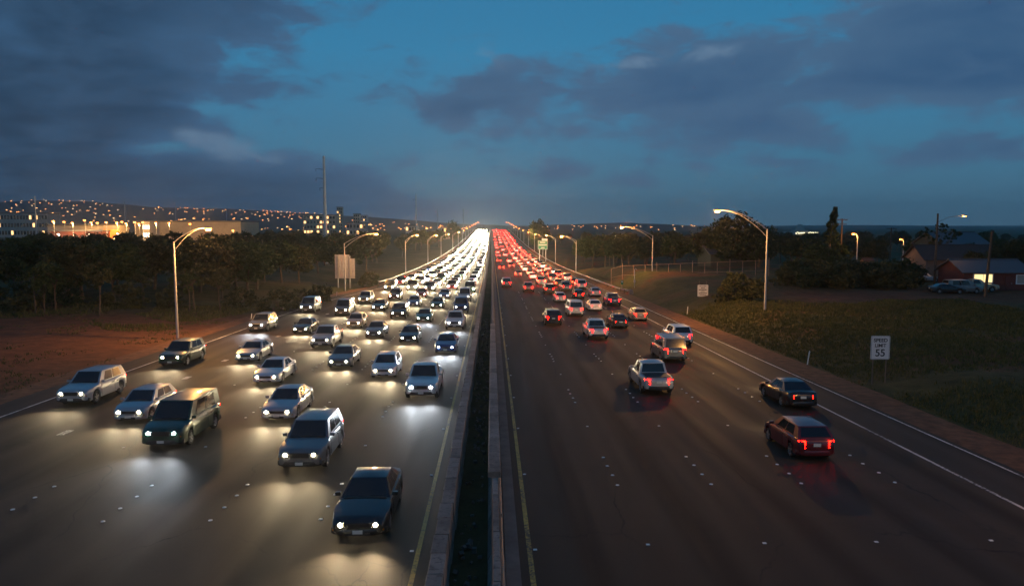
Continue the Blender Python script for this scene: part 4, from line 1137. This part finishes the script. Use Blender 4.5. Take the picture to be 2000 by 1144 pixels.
# ------------------------------------------------------------------ vehicles
PAINTS = {n: mat('paint_' + n, c, .32, .25, coat=.6) for n, c in {
    'white': (.62, .62, .60), 'silver': (.36, .37, .38), 'grey': (.13, .135, .14), 'black': (.012, .012, .014), 'red': (.28, .014, .012),
    'blue': (.018, .045, .16), 'dark green': (.014, .05, .03), 'beige': (.36, .29, .20), 'maroon': (.11, .012, .018)}.items()}
M_TYRE = mat('tyre_rubber', (.014, .014, .014), .85, bump=.2)
M_RIM = mat('alloy_rim', (.42, .42, .44), .3, .85)
M_TRIM = mat('black_trim', (.014, .014, .015), .5)
M_CHROME = mat('lamp_reflector', (.7, .7, .72), .12, .9)
M_HEAD = mat('headlight_glow', (1, .95, .85), .2, emis=(1.0, .84, .52), estr=120)
M_HEAD_B = mat('headlight_glow_bluish', (.9, .95, 1), .2, emis=(.86, .93, 1.0), estr=150)
M_HEAD_FAR = mat('headlight_glow_distant', (1, .95, .85), .2, emis=(1.0, .84, .54), estr=4200)
M_TAIL = mat('tail_light_glow', (.5, .01, .01), .2, emis=(1.0, .0016, .0004), estr=120)
M_TAIL_FAR = mat('tail_light_glow_distant', (.5, .01, .01), .2, emis=(1.0, .0030, .0006), estr=220)
M_TAIL_OFF = mat('tail_light_lens', (.22, .006, .006), .2, spec=.6)
for m_ in (M_HEAD, M_HEAD_B, M_TAIL_FAR): m_.cycles.emission_sampling = 'NONE'
M_PLATE = mat('number_plate', (.6, .6, .55), .5)
M_AMBER = mat('indicator_amber', (.6, .22, .02), .25)

SPEC = {   # length, width, height, hood z, belt z, deck z, windshield base/top y, rear roof/base y, wheelbase, wheel radius, clearance, cabin inset
    'sedan': dict(L=4.65, W=1.80, H=1.45, hood=.76, belt=.93, deck=.98, y=(-.85, -.15, 1.05, 1.72), wb=2.70, r=.32, b=.20, wr=.60),
    'hatchback': dict(L=4.10, W=1.74, H=1.50, hood=.80, belt=.96, deck=.98, y=(-.95, -.25, 1.55, 1.93), wb=2.55, r=.31, b=.20, wr=.62),
    'estate car': dict(L=4.75, W=1.92, H=1.78, hood=.96, belt=1.12, deck=1.12, y=(-.95, -.30, 1.95, 2.25), wb=2.80, r=.37, b=.26, wr=.70),
    'van': dict(L=5.0, W=1.95, H=1.98, hood=.98, belt=1.16, deck=1.16, y=(-1.45, -.75, 2.25, 2.42), wb=3.00, r=.35, b=.24, wr=.78),
    'pickup truck': dict(L=5.5, W=1.96, H=1.82, hood=1.02, belt=1.16, deck=1.10, y=(-.95, -.30, .85, 1.02), wb=3.45, r=.39, b=.32, wr=.72),
}
def hull_funcs(S):
    L, W, h = S['L'], S['W'], S['L'] / 2
    y1, y2, y3, y4 = S['y']
    def top(y):
        if y < -h + .12: return lerp(S['hood'] - .17, S['hood'] - .05, (y + h) / .12)
        if y < y1: return lerp(S['hood'] - .05, S['belt'], ((y + h - .12) / (y1 + h - .12)) ** .8)
        if y < y4: return lerp(S['belt'], S['deck'], (y - y1) / (y4 - y1))
        if y < h - .12: return S['deck']
        return lerp(S['deck'], S['deck'] - .16, (y - h + .12) / .12)
    def half(y):
        e = min(y + h, h - y)
        return W / 2 * (.84 + .16 * min(1, e / .55) ** .6)
    wys = (-S['wb'] / 2 - .02, S['wb'] / 2 - .02); ar = S['r'] + .065
    def bot(y):
        z = S['b'] + (.12 * max(0, 1 - min(y + h, h - y) / .25))
        for wy in wys:
            if abs(y - wy) < ar: z = max(z, S['r'] + math.sqrt(ar * ar - (y - wy) ** 2))
        return z
    def ring(y):
        t, w_, b = top(y), half(y), bot(y)
        mz = lerp(b, t, .55)
        return [(w_ * .90, b), (w_ * .985, b + min(.05, (t - b) * .2)), (w_, mz), (w_ * .985, t - .13 * (t - b) / .7), (w_ * .93, t - .025), (w_ * .70, t + .012), (w_ * .3, t + .028)]
    ys = [-h, -h + .04, -h + .12, -h + .3, -h + .55]
    for wy in wys: ys += [wy + ar * math.cos(k * math.pi / 8) for k in range(9)] + [wy - ar - .01, wy + ar + .01]
    ys += [y1, 0, y1 * .5, y4, h - .55, h - .3, h - .12, h - .04, h]
    ys = sorted(set(round(y, 3) for y in ys if -h <= y <= h))
    return top, half, bot, ring, ys, wys
def ring_full(ring, y):
    r_ = ring(y); return [(x, y, z) for x, z in r_] + [(-x, y, z) for x, z in reversed(r_)]
def bil(q, u, v):
    a, b, c, d = [Vector(p) for p in q]; return a.lerp(b, u).lerp(d.lerp(c, u), v)
def sub(q, u0, u1, v0, v1): return [bil(q, u0, v0), bil(q, u1, v0), bil(q, u1, v1), bil(q, u0, v1)]

CARM = {}
def car_parts(kind):
    """list of (name, mesh, material key, parent name) for one kind of vehicle; front towards -y"""
    if kind in CARM: return CARM[kind]
    S = SPEC[kind]; top, half, bot, ring, ys, wys = hull_funcs(S); h = S['L'] / 2; W = S['W']; y1, y2, y3, y4 = S['y']
    P = []
    def add(name, mb, m_, par=None, smooth=None, loc=(0, 0, 0), me=None):
        P.append((name, me or mb.mesh(name, m_, smooth), loc, par)); return len(P) - 1
    mb = MB(); mb.loft([ring_full(ring, y) for y in ys]); add('body', mb, PAINTS['white'], smooth=38)
    # cabin: roof and pillars
    wb_, wr_ = W / 2 * .90, S['wr']; zb1, zb4 = top(y1) - .01, top(y4) - .01; zr = S['H']
    A = [(-wb_, y1, zb1), (wb_, y1, zb1), (wr_, y2, zr - .07), (-wr_, y2, zr - .07)]           # windscreen
    D = [(wb_, y4, zb4), (-wb_, y4, zb4), (-wr_, y3, zr - .09), (wr_, y3, zr - .09)]           # rear window
    sides = [[(sx * wb_, y1, zb1), (sx * wb_, y4, zb4), (sx * wr_, y3, zr - .09), (sx * wr_, y2, zr - .07)] for sx in (-1, 1)]
    mb = MB()
    for q in [A, D] + sides: mb.add(q, [(0, 1, 2, 3)])
    rows = []
    for k in range(5):
        v = k / 4; yy = lerp(y2, y3, v); zz = lerp(zr - .07, zr - .09, v) + .07 * math.sin(math.pi * (v * .8 + .1)) - .02
        row = []
        for j in range(7):
            u = j / 6 * 2 - 1; edge = (abs(u) == 1) or k in (0, 4)
            row.append((wr_ * u, yy, lerp(zr - .07, zr - .09, v) if edge else zz + .03 * (1 - u * u)))
        rows.append(row)
    mb.loft(rows, cap=False, closed=False); add('roof', mb, PAINTS['white'], smooth=40)
    def glass(name, q, u0, u1, v0, v1, nrm):
        mb = MB(); mb.slab(sub(q, u0, u1, v0, v1), .008, Vector(nrm).normalized()); add(name, mb, M_DARKGLASS)
    glass('windscreen', A, .06, .94, .05, .93, (0, -(zr - zb1), (y2 - y1)))
    if kind != 'pickup truck' or True: glass('rear_window', D, .08, .92, .10, .90, (0, (zr - zb4), (y4 - y3)))
    for sx, q in zip((-1, 1), sides):
        nr = (sx * (zr - zb1), 0, (wb_ - wr_)); ln = y4 - y1
        cuts = [(.17, .47), (.50, .82)] if kind != 'pickup truck' else [(.30, .86)]
        for a, b in cuts: glass('side_window', q, a, b, .10, .88, nr)
    mb = MB(); mb.box((0, y1 - .05, top(y1) + .022), (wb_ * 1.72, .13, .02)); ci = add('cowl', mb, M_TRIM)
    for wx in (-.38, .12):
        mb = MB(); p0 = bil(A, .5 + wx / 2, .035); p1 = bil(A, .5 + wx / 2 + .30, .10); of = Vector((0, -.02, .016)); mb.tube([p0 + of, p1 + of], .011, 5); add('wiper', mb, M_TRIM, ci)
    # door panels with handles
    dspan = [(y1 + .10, lerp(y1, y4, .49)), (lerp(y1, y4, .50), min(y4 - .15, wys[1] - S['r'] + .12) if kind not in ('van',) else wys[1] - S['r'])]
    if kind == 'pickup truck': dspan = [(y1 + .12, y4 - .12)]
    for sx in (-1, 1):
        for ya, yb in dspan:
            if yb - ya < .35: continue
            mb = MB(); rows = []
            for yy in (ya, (ya + yb) / 2, yb):
                r_ = ring(yy); b_ = S['b'] + .09
                pts = [(half(yy) * 1.0, b_ + .04), (half(yy) * 1.003, lerp(S['b'], top(yy), .55)), (half(yy) * .99, top(yy) - .14), (half(yy) * .94, top(yy) - .05)]
                rows.append([(sx * (x + .007), yy, z) for x, z in pts] + [(sx * (x - .02), yy, z) for x, z in reversed(pts)])
            mb.loft(rows); pi = add('door', mb, PAINTS['white'], smooth=30)
            mb = MB(); mb.box((sx * (half(yb) + .014), yb - .16, top(yb) - .20), (.03, .17, .035)); add('handle', mb, M_TRIM, pi)
        mb = MB(); c = (sx * (wb_ + .13), y1 + .22, top(y1) + .06)
        mb.loft([[(c[0] + x * sx, c[1] + yy, c[2] + z) for x, z in ((-.09, -.05), (.09, -.055), (.10, .06), (-.08, .07))] for yy in (-.07, .0, .05)]); add('mirror', mb, PAINTS['white'], smooth=50)
    # nose: headlights, grille, bumper, plate
    def face(y_, x, z, out=.0): return (x, y_ - out, z)
    lz = S['hood'] - .20; lw, lh = .20, .085
    for sx in (-1, 1):
        xi, xo = W / 2 * .46, W / 2 * .86
        mb = MB()
        fr = [(sx * xi, -h - .012, lz - lh), (sx * xo, -h + .10, lz - lh * .8), (sx * (xo + .03), -h + .22, lz + lh), (sx * xi, -h + .015, lz + lh)]
        mb.add(fr + [(x, y + .22, z) for x, y, z in fr], [(0, 1, 2, 3), (7, 6, 5, 4), (0, 4, 5, 1), (1, 5, 6, 2), (2, 6, 7, 3), (3, 7, 4, 0)])
        pi = add('headlight', mb, M_CHROME)
        mb = MB(); cx = sx * (xi + .13)
        mb.loft([[(cx + .068 * s_ * math.cos(k * math.pi / 6), -h - yy, lz + .062 * s_ * math.sin(k * math.pi / 6)) for k in range(12)] for yy, s_ in ((-.06, 1), (.018, 1), (.040, .75))]); add('bulb', mb, M_HEAD, pi, 50)
        mb = MB(); mb.box((sx * (xo - .05), -h + .05, lz - lh - .07), (.16, .06, .05)); add('indicator', mb, M_AMBER)
    mb = MB(); gw = W * .40; gz = lz - .02; gh = .11 if kind in ('sedan', 'hatchback') else .18
    for k in range(4): mb.box((0, -h - .018, gz - gh / 2 + gh * k / 3), (gw, .03, gh / 9))
    mb.box((0, -h - .004, gz), (gw, .02, gh)); add('grille', mb, M_TRIM)
    mb = MB()
    bz = S['b'] + .13
    mb.loft([[(x, y_, z) for y_, z in ((-h + .30 * (abs(x) / W * 2) ** 4 - .045, bz - .10), (-h + .30 * (abs(x) / W * 2) ** 4 - .075, bz), (-h + .30 * (abs(x) / W * 2) ** 4 - .04, bz + .09), (-h + .30, bz + .08), (-h + .30, bz - .09))] for x in (-W * .485, -W * .42, -W * .3, 0, W * .3, W * .42, W * .485)])
    bi = add('front_bumper', mb, PAINTS['white'] if kind in ('sedan', 'hatchback') else M_TRIM, smooth=40)
    mb = MB(); mb.box((0, -h - .072, bz - .04), (W * .42, .03, .09)); add('air_intake', mb, M_TRIM, bi)
    mb = MB(); mb.box((0, -h - .092, bz + .035), (.31, .012, .115)); add('number_plate', mb, M_PLATE, bi)
    # tail
    mb = MB()
    mb.loft([[(x, h - .30 * (abs(x) / W * 2) ** 4 + q, z) for q, z in ((.045, bz - .08), (.07, bz + .02), (.04, bz + .13), (-.25, bz + .12), (-.25, bz - .07))] for x in (-W * .485, -W * .42, -W * .3, 0, W * .3, W * .42, W * .485)])
    bi = add('rear_bumper', mb, PAINTS['white'] if kind in ('sedan', 'hatchback') else M_TRIM, smooth=40)
    tz = S['deck'] - .25
    th = .09 if kind in ('sedan',) else .16
    for sx in (-1, 1):
        xi, xo = W / 2 * .58, W / 2 * .865
        mb = MB()
        fr = [(sx * xi, h + .014, tz - th), (sx * xo, h - .07, tz - th), (sx * (xo + .015), h - .10, tz + th), (sx * xi, h + .010, tz + th)]
        mb.add(fr + [(x, y - .16, z) for x, y, z in fr], [(0, 1, 2, 3), (7, 6, 5, 4), (0, 4, 5, 1), (1, 5, 6, 2), (2, 6, 7, 3), (3, 7, 4, 0)])
        pi = add('tail_light', mb, M_TAIL)
        mb = MB(); mb.box((sx * (xi + .04), h + .008, tz - th * .5), (.07, .03, th * .7)); add('reversing_lamp', mb, M_CHROME, pi)
    mb = MB(); mb.box((0, h + .014, tz - .02), (.32, .014, .14)); add('number_plate', mb, M_PLATE)
    if kind == 'pickup truck':
        mb = MB(); mb.box((0, (y4 + h) / 2 + .06, S['deck'] + .022), (W * .76, h - y4 - .28, .03)); add('bed_liner', mb, M_TRIM)
    mb = MB(); mb.box((0, 0, S['b'] + .14), (W * .74, S['L'] * .86, .16)); add('underbody', mb, M_TRIM)
    # wheels
    r_ = S['r']
    mb = MB(); prof = [(r_ * .62, -.10), (r_ * .93, -.105), (r_, -.07), (r_, .07), (r_ * .93, .105), (r_ * .62, .10)]
    mb.loft([[(q, rr * math.cos(k * math.pi / 10), rr * math.sin(k * math.pi / 10)) for k in range(20)] for rr, q in prof], cap=False); tyre = mb.mesh('wheel', M_TYRE, 40)
    mb = MB()
    mb.loft([[(q, rr * math.cos(k * math.pi / 10), rr * math.sin(k * math.pi / 10)) for k in range(20)] for rr, q in ((r_ * .66, -.104), (r_ * .60, -.09), (r_ * .58, 0), (r_ * .60, .09), (r_ * .66, .104))], cap=False)
    mb.cur = 1; mb.loft([[(q, r_ * .57 * math.cos(k * math.pi / 10), r_ * .57 * math.sin(k * math.pi / 10)) for k in range(20)] for q in (-.06, .06)]); mb.cur = 0
    for k in range(5):
        a = k * 2 * math.pi / 5
        for q in (-.098, .098):
            m_ = Matrix.Rotation(a, 3, 'X'); mb.box(m_ @ Vector((0, 0, r_ * .32)) + Vector((q, 0, 0)), (.025, .07, r_ * .60), mtx=m_)
    rim = mb.mesh('rim', [M_RIM, M_TRIM], 30)
    for sx in (-1, 1):
        for wy in wys:
            pi = add('wheel', None, None, loc=(sx * (W / 2 - .125), wy, r_), me=tyre)
            add('rim', None, None, pi, me=rim)
    CARM[kind] = P
    return P
BODYPARTS = {'body', 'roof', 'door', 'mirror', 'front_bumper', 'rear_bumper'}
def set_paint(o, colour):
    if o.material_slots and o.data.materials[0] and o.data.materials[0].name.startswith('paint_'):
        o.material_slots[0].link = 'OBJECT'; o.material_slots[0].material = PAINTS[colour]
def place_z(y): return road_z(y)
def car(kind, colour, x, y, away, label, group, beam=0.0, lamps=True, z=None, rz=None, bluish=False):
    root = empty({'estate car': 'estate_car', 'pickup truck': 'pickup_truck'}.get(kind, kind), (x, y, road_z(y) if z is None else z), (math.pi if away else 0) if rz is None else rz)
    if rz is None:
        sl = math.atan((road_z(y + 2) - road_z(y - 2)) / 4); root.rotation_euler.x = sl if not away else -sl
    tag(root, label, 'truck' if kind == 'pickup truck' else ('van' if kind == 'van' else 'car'), group)
    made = []
    for name, me, loc, par in car_parts(kind):
        o = link(name, me, root if par is None else made[par], loc)
        set_paint(o, colour)
        if name == 'bulb' and (bluish or not lamps):
            o.material_slots[0].link = 'OBJECT'; o.material_slots[0].material = M_HEAD_B if lamps else M_CHROME
        if name == 'tail_light' and not lamps:
            o.material_slots[0].link = 'OBJECT'; o.material_slots[0].material = M_TAIL_OFF
        made.append(o)
    if beam:
        S = SPEC[kind]
        for sx in (-1, 1):
            d_ = bpy.data.lights.new('headlight_beam', 'SPOT'); d_.energy = beam; d_.color = (.84, .92, 1.0) if bluish else (1.0, .78, .46)
            d_.spot_size = R(84); d_.spot_blend = 1.0; d_.shadow_soft_size = .07
            o = bpy.data.objects.new('headlight_beam', d_); COL.objects.link(o); o.parent = root
            o.location = (sx * S['W'] * .30, -S['L'] / 2 - .12, S['hood'] - .2)
            o.rotation_euler = (R(86.0), 0, R(180)) if False else Vector((0, -1, -.055)).to_track_quat('-Z', 'Y').to_euler()
    return root
# simplified distant vehicle: one mesh, still a car in outline
def far_car_mesh(kind):
    S = SPEC[kind]; top, half, bot, ring, ys, wys = hull_funcs(S); h = S['L'] / 2; W = S['W']; y1, y2, y3, y4 = S['y']
    mb = MB(); mb.cur = 0
    yy = [-h, -h + .12, wys[0] - .36, wys[0], wys[0] + .36, y1, 0, wys[1] - .36, wys[1], wys[1] + .36, h - .12, h]
    mb.loft([[(x, y, z) for x, z in ring(y)[::2]] + [(-x, y, z) for x, z in reversed(ring(y)[::2])] for y in sorted(yy)])
    wb_, wr_, zr = W * .45, S['wr'], S['H']
    mb.add([(-wr_, y2, zr - .04), (wr_, y2, zr - .04), (wr_, y3, zr - .06), (-wr_, y3, zr - .06), (0, (y2 + y3) / 2, zr)], [(0, 1, 4), (1, 2, 4), (2, 3, 4), (3, 0, 4)])
    mb.cur = 1
    z1, z4 = top(y1), top(y4)
    for q in ([(-wb_, y1, z1), (wb_, y1, z1), (wr_, y2, zr - .04), (-wr_, y2, zr - .04)], [(wb_, y4, z4), (-wb_, y4, z4), (-wr_, y3, zr - .06), (wr_, y3, zr - .06)],
              [(-wb_, y1, z1), (-wb_, y4, z4), (-wr_, y3, zr - .06), (-wr_, y2, zr - .04)], [(wb_, y1, z1), (wb_, y4, z4), (wr_, y3, zr - .06), (wr_, y2, zr - .04)]): mb.add(q, [(0, 1, 2, 3)])
    mb.cur = 2
    for sx in (-1, 1):
        cx = sx * W * .34
        mb.add([(cx + .098 * math.cos(k * math.pi / 3), -h - .03, S['hood'] - .2 + .088 * math.sin(k * math.pi / 3)) for k in range(6)] + [(cx, -h - .07, S['hood'] - .2)], [(k, (k + 1) % 6, 6) for k in range(6)])
    mb.cur = 3
    for sx in (-1, 1): mb.box((sx * W * .36, h - .01, S['deck'] - .25), (W * .15, .1, .24))
    mb.cur = 4
    for sx in (-1, 1):
        for wy in wys:
            mb.loft([[(sx * (W / 2 - .12) + q, wy + S['r'] * math.cos(k * math.pi / 5), S['r'] + S['r'] * math.sin(k * math.pi / 5)) for k in range(10)] for q in (-.1, .1)])
    me = mb.mesh(kind.replace(' ', '_'), [PAINTS['white'], M_DARKGLASS, M_HEAD_FAR, M_TAIL_FAR, M_TYRE], 35)
    return me
FARM = {k: far_car_mesh(k) for k in SPEC}
def far_car(kind, colour, x, y, away, label, group):
    o = link(FARM[kind].name.split('.')[0], FARM[kind], None, (x, y, road_z(y)), math.pi if away else 0)
    sl = math.atan((road_z(y + 2) - road_z(y - 2)) / 4); o.rotation_euler.x = sl if not away else -sl
    o.material_slots[0].link = 'OBJECT'; o.material_slots[0].material = PAINTS[colour]
    tag(o, label, 'truck' if kind == 'pickup truck' else ('van' if kind == 'van' else 'car'), group)

rc = random.Random(31)
KL = ['sedan', 'sedan', 'hatchback', 'estate car', 'van', 'pickup truck']
CL = ['white', 'silver', 'silver', 'silver', 'grey', 'grey', 'black', 'black', 'white', 'white', 'beige', 'blue', 'maroon', 'dark green', 'red']
def article(lane_name, k, colour, kind, what):
    return f'{colour} {kind} {what}, {ORD[k]} in the {lane_name}'
BEAM = 520.0
# oncoming traffic: front positions read off where the photograph's headlight lines begin or end
left_lanes = [(-4.0, 'oncoming lane beside the median', [22.5, 43, 61, 77, 95, 113]),
              (-7.65, 'second oncoming lane', [29.5, 50, 67, 84, 101, 118]),
              (-11.3, 'third oncoming lane', [38, 54, 71, 88, 104, 120]),
              (-14.95, 'fourth oncoming lane', [33, 48, 64, 79, 98, 115]),
              (-18.9, 'fifth oncoming lane', [38, 57, 74, 92, 109]),
              (-24.0, 'outermost oncoming slip lane', [42, 55, 76, 96])]
for x, nm, ysl in left_lanes:
    for k, y in enumerate(ysl):
        kind, colour = rc.choice(KL), rc.choice(CL)
        car(kind, colour, x + rc.uniform(-.25, .25), y + SPEC[kind]['L'] / 2, False, article(nm, k, colour, kind, 'with headlights on'), 'oncoming traffic with headlights', BEAM if y < 125 else 0, bluish=rc.random() < .2)
for x, nm, _ in left_lanes[:5]:
    y = rc.uniform(132, 142)
    while y < 990:
        kind, colour = rc.choice(KL), rc.choice(CL)
        far_car(kind, colour, x + rc.uniform(-.3, .3), y, False, 'tiny distant oncoming vehicle in the dense white stream of headlights', 'distant oncoming traffic')
        y += rc.uniform(10.5, 17) * (1 + y / 1500)
# traffic driving away
right_lanes = [(2.97, 'departing lane beside the median', [146]), (6.64, 'second departing lane', [80.5, 132]),
               (10.25, 'third departing lane', [44, 69, 90, 111, 128]), (13.85, 'fourth departing lane', [30.5, 56, 78, 97, 117, 134]), (17.2, 'outermost departing lane', [40, 65, 85, 104, 122, 139])]
for x, nm, ysl in right_lanes:
    for k, y in enumerate(ysl):
        kind, colour = rc.choice(KL), rc.choice(CL)
        car(kind, colour, x + rc.uniform(-.25, .25), y + SPEC[kind]['L'] / 2, True, article(nm, k, colour, kind, 'with red tail lights'), 'traffic driving away with tail lights', BEAM * .3)
for i, (x, nm, _) in enumerate(right_lanes):
    y = rc.uniform(150, 165) if i > 1 else (240 if i == 0 else 195)
    while y < 990:
        kind, colour = rc.choice(KL), rc.choice(CL)
        far_car(kind, colour, x + rc.uniform(-.3, .3), y, True, 'tiny distant vehicle in the stream of red tail lights', 'distant traffic driving away')
        y += rc.uniform(13, 24) * (1 + y / 1500) * (1 if i > 1 else 2.4)
# parked vehicles by the houses, lamps off
for px, d, kind, colour, rz, lab in ((1775, 128, 'sedan', 'silver', 1.2, 'silver sedan parked at the left end of the row of parked cars'), (1795, 131, 'estate car', 'blue', 1.4, 'dark blue estate car parked between two silver sedans'),
                                     (1808, 126, 'sedan', 'silver', 1.3, 'silver sedan parked at the right end of the row of parked cars'), (1880, 104, 'van', 'grey', 1.5, 'grey van parked in front of the lit house'),
                                     (1850, 103, 'sedan', 'black', 1.45, 'black sedan parked nose to tail with the grey van'), (1908, 106.5, 'pickup truck', 'beige', 1.35, 'beige pickup truck parked under the lit yellow window')):
    x = at(px, 540, d).x
    car(kind, colour, x, d, False, lab, 'parked cars by the houses', lamps=False, z=ground_z(x, d) + .02, rz=rz)

# ------------------------------------------------------------------ evening air
mb = MB(); mb.box((0, 3200, 95), (13000, 6900, 220)); hz = mb.build('haze', [])
hm = bpy.data.materials.new('evening_air'); hm.use_nodes = True; hm.node_tree.nodes.clear()
ht = NT(hm.node_tree); pvn = ht.n('ShaderNodeVolumePrincipled'); pvn.inputs['Color'].default_value = (.85, .88, .92, 1)
pvn.inputs['Density'].default_value = .00012; pvn.inputs['Anisotropy'].default_value = .75
ho = ht.n('ShaderNodeOutputMaterial'); ht.l(pvn.outputs[0], ho.inputs['Volume'])
hz.data.materials.clear(); hz.data.materials.append(hm); tag(hz, kind='stuff')
